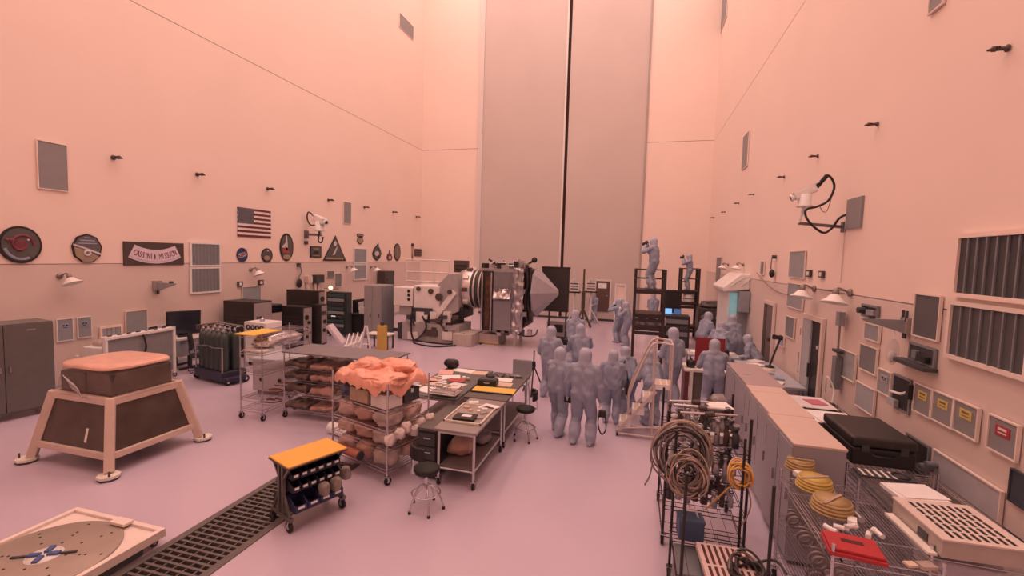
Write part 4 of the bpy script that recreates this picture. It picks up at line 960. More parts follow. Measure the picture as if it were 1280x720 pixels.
t = thing('multimeter', 'black handheld meter with a lead on the dark table', 'meter', (-2.98, 9.4, Z), .5); MB().box((0, 0, .035), (.16, .24, .07)).build('body', black_m, t, bevel=.01); MB().tube(spline([(.05, .12, .04), (.15, .18, .03), (.2, .05, .02)]), .008).build('lead', black_m, t)
# papers on the green table
for k, (x, y, w, d, m_, rz, l_) in enumerate(((-3.35, 9.7, .40, .30, cover, .2, 'tan sheet near the far corner of the papers table'), (-3.75, 9.75, .5, .28, paper_m, -.1, 'white sheet at the far edge of the papers table'), (-4.05, 9.45, .32, .42, pink, .3, 'pinkish sheet at the far left of the papers table'),
        (-3.8, 9.15, .4, .3, paper_m, .4, 'white sheet beside the red folder'), (-3.45, 8.55, .32, .4, white_box, -.2, 'pale leaflet in front of the red folder'), (-3.9, 8.55, .42, .3, cover, .1, 'tan leaflet at the middle of the papers table'),
        (-3.35, 8.12, .36, .38, pink, .15, 'pink sheet at the near end of the papers table'), (-3.85, 8.1, .4, .36, paper_m, -.25, 'white sheet at the near end of the papers table'), (-4.08, 8.75, .24, .36, pink, .5, 'pink sheet at the left edge of the papers table'))):
    put(flat('loose_sheet', l_, 'paper', x, y, w, d, .008+.004*(k % 3), m_, rz, Z, 'loose sheets on the papers table'))
put(flat('red_folder', 'small dark red folder lying among the papers', 'folder', -3.55, 8.88, .34, .24, .02, mat('folder_red', (.42, .08, .08), .5), .2, Z+.013))
for k in range(14):
    x, y = -4.1+.75*((k*.37) % 1), 8.2+1.0*((k*.61) % 1)
    put(flat('scrap_part', 'small %s packet on the papers table, %s of the scatter counted from the near end' % (('white', 'paper', 'tan')[k % 3], ordl[k//3+1]) , 'packet', x, y, .10, .07, .03, (white_m, paper_m, cover)[k % 3], k*1.1, Z+.017, 'packets on the papers table'))
t = thing('wire_basket', 'shallow wire basket tray at the near end of the papers table', 'basket', (-3.42, 7.95, Z+.03)); MB().box((0, 0, .01), (.55, .36, .01)).build('base', steel_m, t)
mb = MB()
for z in (.05, .11): mb.tube([(-.27, -.18, z), (.27, -.18, z), (.27, .18, z), (-.27, .18, z)], .006, 5, closed=True)
mb.build('rim_wire', chrome_m, t)
for k in range(4): MB().beam(((-.27, .27)[k % 2], (-.18, .18)[k//2], -.30 if False else 0), ((-.27, .27)[k % 2], (-.18, .18)[k//2], .11), .008, .008).build('corner_wire', chrome_m, t)
tag(put((blob('black_bag', black_m, None, (0, 0, .1), (.34, .26, .22), 91, .5), -4.12, 9.92, .0, Z)), 'small black bag at the far corner of the papers table', 'bag')
t = thing('grey_backrest_chair', 'grey backed chair standing beyond the dark topped table', 'chair', (-2.55, 10.35, 0), .0)
MB().box((0, .0, .62), (.46, .44, .06)).build('seat', lgrey_m, t, bevel=.02); MB().box((0, .24, .93), (.48, .05, .40)).build('backrest', mgrey_m, t, bevel=.03)
for sx in (-1, 1):
    MB().cyl((sx*.2, .22, .6), (sx*.2, .25, .8), .014).build('back_post', steel_m, t)
    for sy in (-1, 1): MB().cyl((sx*.18, sy*.18, .6), (sx*.22, sy*.22, 0), .014).build('leg', steel_m, t)

def stool(label, x, y, rz, sh=.58, bend=True):
    t = thing('lab_stool', label, 'stool', (x, y, 0), rz, 'lab stools at the tables')
    MB().lathe([(0, sh-.04), (.17, sh-.04), (.19, sh-.01), (.19, sh+.02), (.16, sh+.04), (0, sh+.045)], 20).build('seat', rubber_m, t)
    MB().prism([(.20*math.sin(a), .06+.17*math.cos(a)) for a in [(-1.15+i*.23) for i in range(11)]] + [(.16*math.sin(a), .06+.13*math.cos(a)) for a in [(1.15-i*.23) for i in range(11)]], sh+.20, sh+.38, I4).build('backrest', rubber_m, t, bevel=.01)
    MB().beam((0, .14, sh-.03), (0, .22, sh+.02), .05, .02).beam((0, .225, sh+.0), (0, .215, sh+.28), .05, .02).build('back_bar', chrome_m, t)
    MB().cyl((0, 0, .3), (0, 0, sh-.03), .022).build('column', chrome_m, t)
    for k in range(5):
        a = 2*PI*k/5+.3; MB().tube(arcpts((0, 0, .36), (.17*math.cos(a), .17*math.sin(a), .33), (.25*math.cos(a), .25*math.sin(a), .03), 6), .013).build('leg', chrome_m, t); MB().cyl((.25*math.cos(a), .25*math.sin(a), 0), (.25*math.cos(a), .25*math.sin(a), .035), .022, n=8).build('glide', rubber_m, t)
    MB().torus((0, 0, .24), .20, .011, 24, 6).build('foot_ring', chrome_m, t)
stool('black lab stool with chrome ring base in front of the near table', -2.72, 5.72, 2.5)
stool('black lab stool beside the dark topped table', -1.98, 8.62, -1.3, .6)
tag(blob('under_bag', soft[3], None, (-2.7, 7.0, .42), (.4, .5, .26), 77, .3), 'brown wrapped parcel on the lower shelf of the nearest table', 'parcel')
tag(blob('under_bag', soft[1], None, (-2.55, 7.5, .40), (.4, .4, .2), 78, .3), 'grey wrapped parcel on the lower shelf of the nearest table', 'parcel')

# ================================================================== blue bin cart with yellow top
# top corners from the survey
tl, tr, nr = F(327, 571, .86), F(406, 547, .86), F(370, 588, .86); br_ = F(437, 563, .86)
ctr2 = (tl+tr+nr+br_)/4; u = ((br_-nr)+(tr-tl))/2; v_ = ((tl-nr)+(tr-br_))/2
w2, d2 = u.length, v_.length; rz = math.atan2(u.y, u.x)
bc = thing('bin_cart', 'wheeled cart of dark blue bins with a bright yellow top', 'cart', (ctr2.x, ctr2.y, 0), rz)
d2 = min(d2, .52)
MB().box((0, 0, .87), (w2, d2, .022)).build('yellow_top', mat('cart_top_yellow', (.86, .47, .08), .4, var=.02), bc, bevel=.004)
MB().box((0, 0, .852), (w2+.012, d2+.012, .016)).build('top_edge', dark_m, bc)
fr_m = mat('cart_frame_grey', (.16, .145, .14), .4, .4)
for sx in (-1, 1):
    for sy in (-1, 1):
        MB().beam((sx*(w2/2-.04), sy*.05, .17), (sx*(w2/2-.04), sy*.05, .85), .04, .04).build('upright', fr_m, bc)
    MB().beam((sx*(w2/2-.04), -d2/2, .17), (sx*(w2/2-.04), d2/2, .17), .045, .045).build('foot_beam', fr_m, bc)
    for sy in (-1, 1): MB().beam((sx*(w2/2-.04), sy*d2*.42, .19), (sx*(w2/2-.04), sy*.06, .45), .03, .03).build('brace', fr_m, bc); MB().beam((sx*(w2/2-.04), sy*d2*.42, .84), (sx*(w2/2-.04), sy*.06, .66), .03, .03).build('brace', fr_m, bc); caster(bc, sx*(w2/2-.04), sy*(d2/2-.04), .07, .165)
bin_m = mat('bin_blue', (.028, .032, .085), .4); bin_d = mat('bin_dark', (.02, .022, .04), .4)
def bin_mesh(w, d, h, m):
    mb = MB(); e = .006
    mb.box((0, 0, e/2), (w, d, e)); mb.box((0, d/2-e/2, h/2), (w, e, h)); mb.box((0, -d/2+e/2, h*.28), (w, e, h*.56))
    for s in (-1, 1): mb.add([(s*(w/2), -d/2, 0), (s*(w/2), d/2, 0), (s*(w/2), d/2, h), (s*(w/2), 0, h), (s*(w/2), -d/2, h*.56), (s*(w/2-e), -d/2, 0), (s*(w/2-e), d/2, 0), (s*(w/2-e), d/2, h), (s*(w/2-e), 0, h), (s*(w/2-e), -d/2, h*.56)], [(0,1,2,3,4), (9,8,7,6,5), (0,5,6,1), (1,6,7,2), (2,7,8,3), (3,8,9,4), (4,9,5,0)])
    return mb
rows = ((.66, 6, .16, .13), (.50, 6, .18, .13), (.25, 4, .24, .16))
M2 = Matrix.Rotation(rz, 3, 'Z')
for ri, (z, n, d, h) in enumerate(rows):
    wb = (w2-.14)/n; m_ = bin_m if ri == 2 else bin_d
    for side in (-1, 1):
        src = None
        for k in range(n):
            loc = M2 @ Vector((-w2/2+.07+wb*(k+.5), side*(.045+d/2), z)) + Vector((ctr2.x, ctr2.y, 0))
            lab = '%s blue bin in the %s row on the %s side of the yellow topped cart' % (ordl[k], ('top', 'middle', 'bottom')[ri], ('camera', 'far')[side > 0])
            if src is None:
                src = q = thing('parts_bin', lab, 'bin', loc, rz+(0 if side < 0 else PI), 'bins hung on the yellow topped cart'); bin_mesh(wb-.008, d, h, m_).build('bin', m_, q); MB().box((0, -d/2-.003, h*.38), (wb*.5, .006, .03)).build('label_card', paper_m, q)
            else: q = copy_tree(src); q.location = loc; q['label'] = lab
    MB().box((0, 0, z+.05), (w2-.1, .03, .10)).build('hanging_rail', fr_m, bc)
for k, (x, y) in enumerate(((.05, -.30), (.22, -.30), (w2/2+.09, -.08))):
    p = M2 @ Vector((x, y, .44 if k < 2 else .42)) + Vector((ctr2.x, ctr2.y, 0))
    tag(blob('clear_bag', mat('smoky_bag', (.34, .28, .25), .15, var=.3, alpha=.75), None, tuple(p), (.15, .12, .2), 60+k, .35), ('small clear bag in the middle of the yellow topped cart', 'second small clear bag in the yellow topped cart', 'clear bag hanging off the end of the yellow topped cart')[k], 'bag')
# ================================================================== instrument consoles along the flag wall
face_m = mat('console_face', (.32, .29, .29), .4, var=.05); con_m = mat('console_black', (.028, .024, .024), .45)
def console(label, pb, pc, pe, yt, Xb, bits=(), z0=.1, face=face_m, name='instrument_console', body=con_m):
    Y0 = WX(pb, yt, Xb).y; c = WY(pc, yt, Y0); Y1 = WX(pe, yt, c.x).y
    t = thing(name, label, 'console', ((Xb+c.x)/2, (Y0+Y1)/2, 0)); w, d, h = c.x-Xb, Y1-Y0, c.z
    MB().bb((-w/2, -d/2, z0), (w/2, d/2, h)).build('body', body, t, bevel=.012)
    MB().bb((w/2, -d/2+.04, z0+.06), (w/2+.02, d/2-.04, h-.05)).build('front_panel', face, t)
    for s in (-1, 1):
        for s2 in (-1, 1): caster(t, s*(w/2-.1), s2*(d/2-.1), .045, z0+.005)
    for k, (v, z, r) in enumerate(bits):
        if r > 0: MB().cyl((w/2+.02, -d/2+d*v, h*z), (w/2+.05, -d/2+d*v, h*z), r, n=14).build('dial', black_m, t)
        else: MB().bb((w/2+.02, -d/2+d*v+r, h*z+r*.6), (w/2+.035, -d/2+d*v-r, h*z-r*.6)).build('screen', dark_m, t)
    for k in range(3): MB().bb((-w/2+.1, -d/2-.006, h*.75-.12*k), (w/2-.1, -d/2, h*.75+.02-.12*k)).build('vent_slot', dark_m, t)
    return t, w, d, h
console('black console with silver parts on top near the socket boxes', 279, 316, 340, 378, -13.2, ((.3, .7, -.12),))
con2 = console('tallest black console standing against the flag wall', 358, 398, 406, 364, -13.1, ((.5, .85, .10),))
console('black console with a pale dial face in front of the tallest one', 352, 378.5, 390, 384, -12.4, ((.35, .75, .09), (.6, .62, .07), (.35, .5, .08), (.65, .38, .05), (.4, .3, .06)))
console('second black console with a pale dial face, farther along', 390, 401, 409, 381, -11.6, ((.4, .8, -.12), (.5, .6, .08), (.4, .4, .07)))
t4, w4, d4, h4 = console('dark green instrument rack with small lit display', 408, 432, 440, 366, -12.6, ((.4, .8, -.1), (.6, .5, -.12)), name='equipment_rack', body=mat('rack_green', (.03, .045, .042), .45), face=mat('rack_face', (.06, .07, .07), .4))
for k in range(9): MB().bb((-w4/2+.08, -d4/2-.03, .25+.18*k), (w4/2-.08, -d4/2, .37+.18*k)).build('rack_unit', (dark_m, mgrey_m, mat('rack_teal', (.06, .11, .11), .4))[k % 3], t4)
MB().bb((-.2, -d4/2-.035, .86), (.0, -d4/2-.03, .90)).build('lit_display', mat('display_glow', (.3, .4, .4), .3, emit=(.6, .85, .8), estr=.8), t4)
t = thing('task_lamp', 'small glowing yellow lamp on top of the dark green rack', 'lamp', (t4.location.x-.35, t4.location.y-.1, h4))
MB().lathe([(0, 0), (.09, 0), (.09, .02), (.02, .03), (.02, .12), (0, .12)], 12).build('base', dark_m, t); MB().ball((0, 0, .17), .08, 12, 8).build('globe', mat('lamp_globe', (.9, .7, .4), .3, emit=(1.0, .62, .22), estr=5.0, var=0), t)
for s in (-1, 1): MB().beam((0, 0, .1), (s*.35, .05, .13), .03, .02).build('side_arm', brass_m, t)
# white dial box and bits in front of first console
a = F(318, 441); t = thing('dial_box', 'white instrument box with four round black dials behind the yellow board', 'instrument', (-11.2, 11.6, 0), 0)
MB().bb((-.4, -.3, .12), (.42, .35, 1.36)).build('body', white_m, t, bevel=.012)
for k in range(4): MB().torus((-.24+.17*k, -.305, 1.2), .06, .02, 16, 6, M=Matrix.Rotation(PI/2, 3, 'X')).build('dial_ring', black_m, t)
MB().lathe([(0, 1.36), (.07, 1.36), (.07, 1.44), (.03, 1.46), (0, 1.5)], 12).build('knob', steel_m, t)
for x in (-.3, .3):
    for y in (-.2, .25): caster(t, x, y, .05, .125)
for k, (px_, py_, X_, m_, l_) in enumerate(((299, 378, -12.9, foil_m, 'silver foil scrap on the first black console'), (318, 375, -12.6, foil_m, 'silver foil scrap farther along the first console'))):
    p = WX(px_, py_, X_); tag(blob('foil_scrap', m_, None, (p.x, p.y, 1.40), (.34, .26, .10), 80+k, .6), l_, 'foil')
p = WX(336, 372, -12.9); t = thing('black_monitor', 'low black monitor on the first console by the blue panel', 'monitor', (-12.6, p.y-.2, 1.34)); MB().bb((-.25, -.3, 0), (.2, .3, .3)).build('body', black_m, t, bevel=.03); MB().bb((.2, -.25, .04), (.21, .25, .26)).build('screen', glass_m, t)
# cluttered bench between rack and lockers
t = thing('clutter_bench', 'dark bench crowded with books and boxes beside the grey lockers', 'bench', (-11.35, 18.0, 0))
MB().box((0, 0, .95), (.9, 2.0, .05)).build('bench_top', dark_m, t); MB().box((-.1, 0, .5), (.6, 1.9, .8)).build('cupboard', con_m, t)
for s in (-1, 1):
    for s2 in (-1, 1): MB().beam((s*.4, s2*.94, 0), (s*.4, s2*.94, .93), .05, .05).build('leg', dark_m, t)
for k in range(9):
    y = 17.15+.2*k; hh = .28+.13*((k*7) % 4)/3; m_ = (white_m, black_m, mat('box_brown', (.14, .09, .08), .5), black_m, lgrey_m)[k % 5]
    q = thing('bench_binder', '%s upright binder on the cluttered bench, %s from the dark green rack' % (('white', 'black', 'brown', 'black', 'grey')[k % 5], (ordl+('ninth',))[k]), 'binder', (-11.3+.1*(k % 2), y, .975), 0, 'binders on the bench')
    MB().bb((-.13, -.045, 0), (.13, .045, hh)).build('cover', m_, q); MB().bb((.13, -.025, hh*.6), (.133, .025, hh*.85)).build('spine_label', paper_m, q)
q = thing('coat_stack', 'black stacked boxes with white papers above the bench', 'box', (-11.6, 17.7, .975)); MB().bb((-.22, -.5, 0), (-.06, .3, .55)).build('box', black_m, q); MB().bb((-.06, -.3, .1), (-.05, .1, .45)).build('papers', paper_m, q)
# grey lockers
pc = F(487, 425); Yl = pc.y; lx0 = WY(466, 400, Yl).x; ztop = WY(487, 358, Yl).z
t = thing('grey_locker', 'tall light grey double locker left of the white fixture', 'locker', ((lx0+pc.x)/2-.42, Yl+.5, 0))
wl_ = pc.x-lx0; MB().bb((-wl_/2, -.5, 0), (wl_/2, .6, ztop)).build('body', mat('locker_grey', (.30, .285, .29), .45, var=.04), t, bevel=.01)
for k in range(2): d_ = MB().bb((-wl_/2+.02+k*wl_/2, -.52, .08), (k*wl_/2-.02, -.5, ztop-.04)).build('door', mat('locker_door', (.33, .31, .32), .45), t); MB().bb((k*wl_/2-.1, -.545, .9), (k*wl_/2-.07, -.52, 1.06)).build('handle', dark_m, d_)
MB().bb((wl_/2, -.45, .1), (wl_/2+.02, .5, ztop-.05)).build('side_panel', grey_m, t)
t = thing('dark_cabinet', 'small dark wall cabinet above the grey locker', 'cabinet', WX(484, 349, XL+.35)); MB().bb((-.3, -.5, -.45), (.15, .5, .45)).build('body', brass_m, t); MB().bb((.15, -.45, -.4), (.16, .45, .4)).build('door', dark_m, t); MB().cyl((.17, -.3, 0), (.2, -.3, 0), .05).build('knob', black_m, t)
# white cradle, yellow post, white A frame
p = F(420, 428); t = thing('white_cradle', 'white slatted cradle chair tipped back among the consoles', 'cradle', (-8.9, 12.6, 0), .3)
MB().box((-.30, 0, .95), (.12, .42, .75), M=Matrix.Rotation(-.65, 3, 'Y')).build('padded_back', mat('cradle_lilac', (.62, .56, .62), .5), t, bevel=.03)
MB().tube(spline([(-.12, -.2, .55), (.1, -.2, .62), (.38, -.2, .72), (.5, -.2, .92)]), .03).tube(spline([(-.12, .2, .55), (.1, .2, .62), (.38, .2, .72), (.5, .2, .92)]), .03).build('side_rail', white_m, t)
for k in range(4): MB().tube([(.02+.14*k, -.2, .60+.04*k), (.02+.14*k, 0, .62+.04*k), (.05+.14*k, .2, .95+.02*k)], .022).build('slat', white_m, t)
for s in (-1, 1): MB().cyl((-.1, s*.2, .55), (-.25, s*.25, 0), .03).cyl((.3, s*.2, .66), (.4, s*.25, 0), .03).build('leg', white_m, t)
t = thing('yellow_post', 'short yellow padded post behind the long grey topped rack', 'post', (-8.55, 14.2, 0)); MB().bb((-.16, -.1, .05), (.16, .1, 1.05)).build('pad', mat('post_yellow', (.58, .38, .10), .5), t, bevel=.03); MB().bb((-.2, -.2, 0), (.2, .2, .05)).build('base', dark_m, t); MB().bb((-.05, -.05, 1.05), (.05, .05, 1.16)).build('cap', dark_m, t)
t = thing('a_frame', 'white folding frame leaning beside the yellow post', 'frame stand', (-9.05, 13.9, 0)); 
for s in (-1, 1): MB().beam((s*.25, 0, 0), (.05+s*.03, 0, 1.05), .05, .04).build('rail', white_m, t)
MB().beam((-.14, 0, .4), (.2, 0, .4), .03, .03).build('rung', white_m, t)
t = thing('low_bench', 'low dark bench with a cream edge behind the orange heap', 'bench', (WY(476, 422, 15.2).x-.4, 15.2, 0)); MB().box((.4, 0, .55), (.95, .5, .05)).build('bench_top', cream_m, t); MB().box((.4, 0, .515), (.9, .46, .03)).build('under_top', con_m, t)
for s in (0.0, .8):
    for y in (-.2, .2): MB().beam((s, y, 0), (s, y, .5), .05, .05).build('leg', dark_m, t)

# ================================================================== tilt fixture
Ys = 17.7; org = WY(560, 430, Ys); org.z = 0
def S(px_, py_): return WY(px_, py_, Ys)-org
def pbox(x0, y0, x1, y1, ya, yb, mb=None):
    a, b = S(x0, y1), S(x1, y0); return (mb or MB()).bb((a.x, ya, max(a.z, .0)), (b.x, yb, b.z))
fixw = mat('fixture_white', (.78, .74, .72), .45, var=.04); fixg = mat('fixture_grey', (.40, .37, .37), .45, var=.06)
t = thing('tilt_fixture', 'white motorised tilt fixture holding the spacecraft by its ring', 'fixture', org)
pbox(499, 359, 523, 380, -.5, .5).build('control_box', fixw, t, bevel=.02)
MB().bb((S(505, 381).x, -.4, S(505, 392).z), (S(520, 381).x, .4, S(505, 379).z)).build('lower_box', fixg, t)
for k in range(3): p = S(518, 363+5*k); MB().cyl((p.x, -.5, p.z), (p.x, -.53, p.z), .06, n=10).build('button', black_m, t)
pbox(524, 357, 556, 386, -.55, .55).build('gear_housing', fixw, t, bevel=.05)
pbox(525, 384, 548, 392, -.6, -.3).build('motor_bracket', dark_m, t)
for px_, py_, r in ((546, 363, .11), (556, 370, .16), (569, 364, .10), (531, 360, .09)): p = S(px_, py_); MB().cyl((p.x, -.56, p.z), (p.x, -.62, p.z), r, n=14).build('bolt_boss', brass_m, t)
pr_ = [S(553, 355), S(566, 342), S(577, 342), S(578, 388), S(556, 398), S(545, 398)]
MB().prism([(p.x, p.z) for p in pr_], .45, -.45, frame_of((0, 0, 0), (1, 0, 0), (0, 0, 1), (0, -1, 0))).build('wedge_arm', fixg, t, bevel=.02)
MB().beam(S(549, 397)+Vector((0, -.5, 0)), S(574, 364)+Vector((0, -.5, 0)), .12, .22).build('diagonal_brace', fixw, t)
pbox(557, 326, 575, 341, .9, 1.1).build('sign_board', brass_m, t); 
for k in range(2): a, b = S(559, 331+5*k), S(573, 334+5*k); MB().bb((a.x, .88, b.z), (b.x, .9, a.z)).build('sign_bar', black_m, t)
pbox(512, 404, 582, 428, -.7, .7).build('base_frame', fixg, t, bevel=.03); pbox(515, 396, 575, 404, -.5, .5).build('base_top', dark_m, t)
for x0, x1 in ((528, 538), (545, 553), (561, 570)): pbox(x0, 388, x1, 410, -.62, -.45).build('jack', fixw, t)
pbox(504, 402, 512, 430, -.5, .3).build('end_leg', dark_m, t); pbox(494, 410, 505, 413, -.2, -.05).build('tow_bar', dark_m, t)
for k, (x0, y0, x1, y1) in enumerate(((520, 412, 532, 420), (540, 410, 556, 416), (562, 412, 574, 421))): pbox(x0, y0, x1, y1, -.76, -.7).build('service_plate', (fixw, brass_m, fixw)[k], t)
pbox(565, 384, 583, 396, -.3, .9).build('gearmotor', black_m, t, bevel=.05)
rf = random.Random(5)
for k in range(22):
    px_, py_ = rf.uniform(514, 584), rf.choice((394, 398, 402, 408, 413)); p = S(px_, py_); m_ = (dark_m, black_m, brass_m, fixw, steel_m)[k % 5]
    if k % 3: MB().box((p.x, -.66-.1*rf.random(), p.z), (.10+.16*rf.random(), .14, .07+.14*rf.random()), .2*rf.random()).build('fitting', m_, t)
    else: MB().cyl((p.x, -.66, p.z), (p.x+.3*rf.random(), -.74, p.z-.2*rf.random()), .035, n=8).build('hydraulic_line', m_, t)
pbox(577, 414, 600, 431, -1.0, .4).build('ballast_block', mat('block_pale', (.52, .45, .42), .5), t, bevel=.02)
for s_, pts in (('a', ((516, 385), (514, 400), (515, 420), (522, 426), (545, 429), (563, 430), (575, 427), (580, 417))), ('b', ((528, 395), (533, 408), (526, 420), (517, 428), (540, 433), (570, 432)))):
    tag(MB().tube(spline([WY(a, b, Ys-.8) if b < 424 else F(a, b, .03) for a, b in pts]), .035, 6).build('floor_cable', black_m), 'black cable looping from the control box to the floor' if s_ == 'a' else 'second black cable trailing along the fixture base', 'cable')
tag(MB().tube(spline([F(a, b, .025) for a, b in ((600, 430), (608, 425), (622, 419), (640, 416), (656, 420), (668, 419), (672, 412))]), .03, 6).build('floor_cable', black_m), 'black cable curving over the floor under the spacecraft', 'cable')
# blocks under the craft
t = thing('support_block', 'pale low support block on the floor below the ring', 'block', WY(612, 424, Ys+.4)*1.0); t.location.z = 0
MB().bb((-.5, -.5, 0), (.55, .6, .42)).build('block', mat('block_pale', (.52, .45, .42), .5), t, bevel=.02); MB().bb((-.5, -.52, .05), (.55, -.5, .09)).build('yellow_tape', yellow_m, t)

# ================================================================== spacecraft
Ys = 18.3; org = WY(645, 420, Ys); org.z = 0
mli = mat('spacecraft_silver', (.44, .43, .45), .30, .85, var=.2, scale=4, bump=.5, bscale=7); mli_d = mat('spacecraft_graphite', (.045, .04, .04), .35, .4, var=.3, scale=5, bump=.5, bscale=8)
bus_m = mat('bus_panel', (.21, .205, .22), .42, .3, var=.08); amber = mat('amber_film', (.13, .07, .045), .25, .6, var=.4)
ring_m = mat('ring_aluminium', (.60, .56, .54), .32, .7, var=.08)
t = thing('spacecraft', 'silver spacecraft held sideways with a pale pyramid shaped antenna cover', 'spacecraft', org)
cz = S(600, 361).z; x0, x1 = S(578, 372).x, S(608, 372).x; L_ = x1-x0
MB().lathe([(.45, x0), (.78, x0+.02*L_), (.84, x0+.25*L_), (.82, x0+.5*L_), (.80, x0+.55*L_)], 32, (0, 0, cz), axis='x').build('adapter_cone', ring_m, t)
for k in range(4): MB().lathe([(.70, x0+L_*(.55+.11*k)), (.80+.04*(k % 2), x0+L_*(.55+.11*k)), (.80+.04*(k % 2), x0+L_*(.62+.11*k)), (.70, x0+L_*(.62+.11*k))], 32, (0, 0, cz), axis='x').build('clamp_ring', (dark_m, ring_m)[k % 2], t)
for k in range(10):
    a = 2*PI*k/10; MB().box((x0+L_*.38, .83*math.cos(a), cz+.83*math.sin(a)), (.22, .16, .16), M=Matrix.Rotation(a, 3, 'X')).build('clamp_block', (cream_m, brass_m)[k % 2], t)
pbox(609, 338, 625, 409, -.85, .9).build('core_bay', mli_d, t, bevel=.03)
for px_ in (612, 623): a, b = S(px_, 340), S(px_, 410); MB().cyl((a.x, -.9, b.z), (a.x, -.9, a.z), .05, n=8).build('corner_strut', chrome_m, t)
pbox(614, 344, 621, 404, -.9, -.86).build('amber_panel', amber, t)
bus = pbox(624, 339, 651, 411, -1.0, 1.0).build('bus', bus_m, t, bevel=.02)
pbox(626, 342, 646, 357, -1.02, -1.0).build('upper_panel', mat('panel_pewter', (.22, .21, .22), .45, .3), t)
o = sheet('foil_blanket', foil_m, t, S(647, 372).x-S(625, 372).x, .45, 0, 5.5, amp=.07, nx=20, ny=12)
o.rotation_euler = (PI/2-.3, 0, 0); o.location = ((S(636, 372).x), -1.06, S(645, 366).z)
pbox(626, 374, 647, 408, -1.03, -1.0).build('lower_panel', mat('panel_silver', (.25, .245, .265), .4, .3), t)
o = sheet('hanging_blanket', mli, t, S(663, 372).x-S(648, 372).x, S(645, 332).z-S(645, 414).z, 0, 2.2, amp=.10, nx=16, ny=36); o.rotation_euler = (PI/2, 0, -.2); o.location = (S(655, 372).x, -1.05, S(645, 372).z)
pbox(651, 336, 663, 406, -.7, .9).build('deck_section', mli_d, t, bevel=.03)
for k, (px_, y0, y1, r) in enumerate(((658, 334, 408, .07), (664, 331, 400, .08), (668, 334, 398, .07))): a, b = S(px_, y0), S(px_, y1); MB().tube(spline([(a.x, -.75, a.z), (a.x+.06, -.8, (a.z+b.z)/2+.3), (a.x-.05, -.78, (a.z+b.z)/2-.3), (b.x, -.75, b.z)]), r, 8).build('folded_boom', mli_d, t)
for k in range(6): a = S(655+3*(k % 3), 345+9*k); MB().box((a.x, -.8, a.z), (.16, .16, .18), .4).build('instrument_box', (mli, steel_m)[k % 2], t)
xa, xb = S(671, 372).x, S(698, 372).x; n8 = 8
MB().lathe([(.1, xa-.05), (1.0, xa-.03), (1.02, xa+.03), (.12, xb), (0, xb+.01)], 8, (0, -.1, cz+.0), axis='x', smooth=False).build('antenna_cover', mat('antenna_grey', (.37, .35, .38), .5, var=.05), t)
# top deck clutter
MB().bb((S(606, 372).x, -.8, S(645, 339).z), (S(664, 372).x, .8, S(645, 336).z)).build('top_deck', mli, t)
rnd = random.Random(3)
for k in range(12):
    px_ = 606+4.7*k; a = S(px_, 337); hh = .12+.25*rnd.random()
    MB().box((a.x, -.5+.9*rnd.random(), a.z+hh/2), (.2+.1*rnd.random(), .25, hh), rnd.random()).build('top_instrument', (mli, mli_d, steel_m, foil_m)[k % 4], t)
for k, (a, b) in enumerate((((608, 336), (622, 326)), ((614, 324), (626, 333)), ((622, 329), (652, 328)), ((626, 333), (655, 332)), ((630, 325), (631, 335)), ((648, 324), (647, 335)), ((655, 333), (668, 324)))): MB().cyl(S(*a)+Vector((0, -.4+.1*k, 0)), S(*b)+Vector((0, -.4+.1*k, 0)), .045, n=8).build('top_strut', (chrome_m, mli_d)[k in (1, 6)], t)
a = S(670, 325); MB().ball((a.x, -.3, a.z), .12, 10, 7).build('sensor_head', black_m, t)
# stand under the craft
for px_ in (626, 648): a = S(px_, 411); MB().beam((a.x, -.5, 0), (a.x, -.5, a.z+.05), .12, .12).beam((a.x, .5, 0), (a.x, .5, a.z+.05), .12, .12).build('support_leg', fixw, t)
for k in range(5): a = S(632+9*k, 411); MB().box((a.x, -.9, a.z-.02), (.16, .2, .22)).build('thruster', (steel_m, dark_m)[k % 2], t)
# black backdrop panel
Yp = 19.9; a, b = WY(684, 389, Yp), WY(712.5, 335, Yp)
t = thing('backdrop_stand', 'large square black panel on a stand behind the antenna cover', 'panel stand', ((a.x+b.x)/2, Yp, 0)); w = b.x-a.x
MB().bb((-w/2-.3, -.03, a.z), (w/2, .05, b.z)).build('sheet', mat('panel_charcoal', (.035, .03, .03), .45, var=.1), t, bevel=.03); MB().bb((-w/2-.3, -.05, b.z-.05), (w/2+.03, .06, b.z+.03)).build('top_rail', black_m, t)
for s in (-1, 1): MB().beam((s*w*.4, 0, 0), (s*w*.4, 0, a.z), .07, .07).beam((s*w*.4, -.4, .04), (s*w*.4, .4, .04), .07, .07).build('stand_leg', dark_m, t)
t = thing('pump_unit', 'pale equipment box with a dark opening right of the spacecraft', 'equipment', (WY(700, 400, 20.6).x, 20.6, 0)); MB().bb((-.55, -.3, .05), (.75, .4, .75)).build('body', fixg, t, bevel=.03); MB().bb((-.2, -.31, .25), (.2, -.3, .6)).build('opening', black_m, t)
for s in (-.4, .6): MB().bb((s-.1, -.25, 0), (s+.1, .3, .06)).build('foot', dark_m, t)
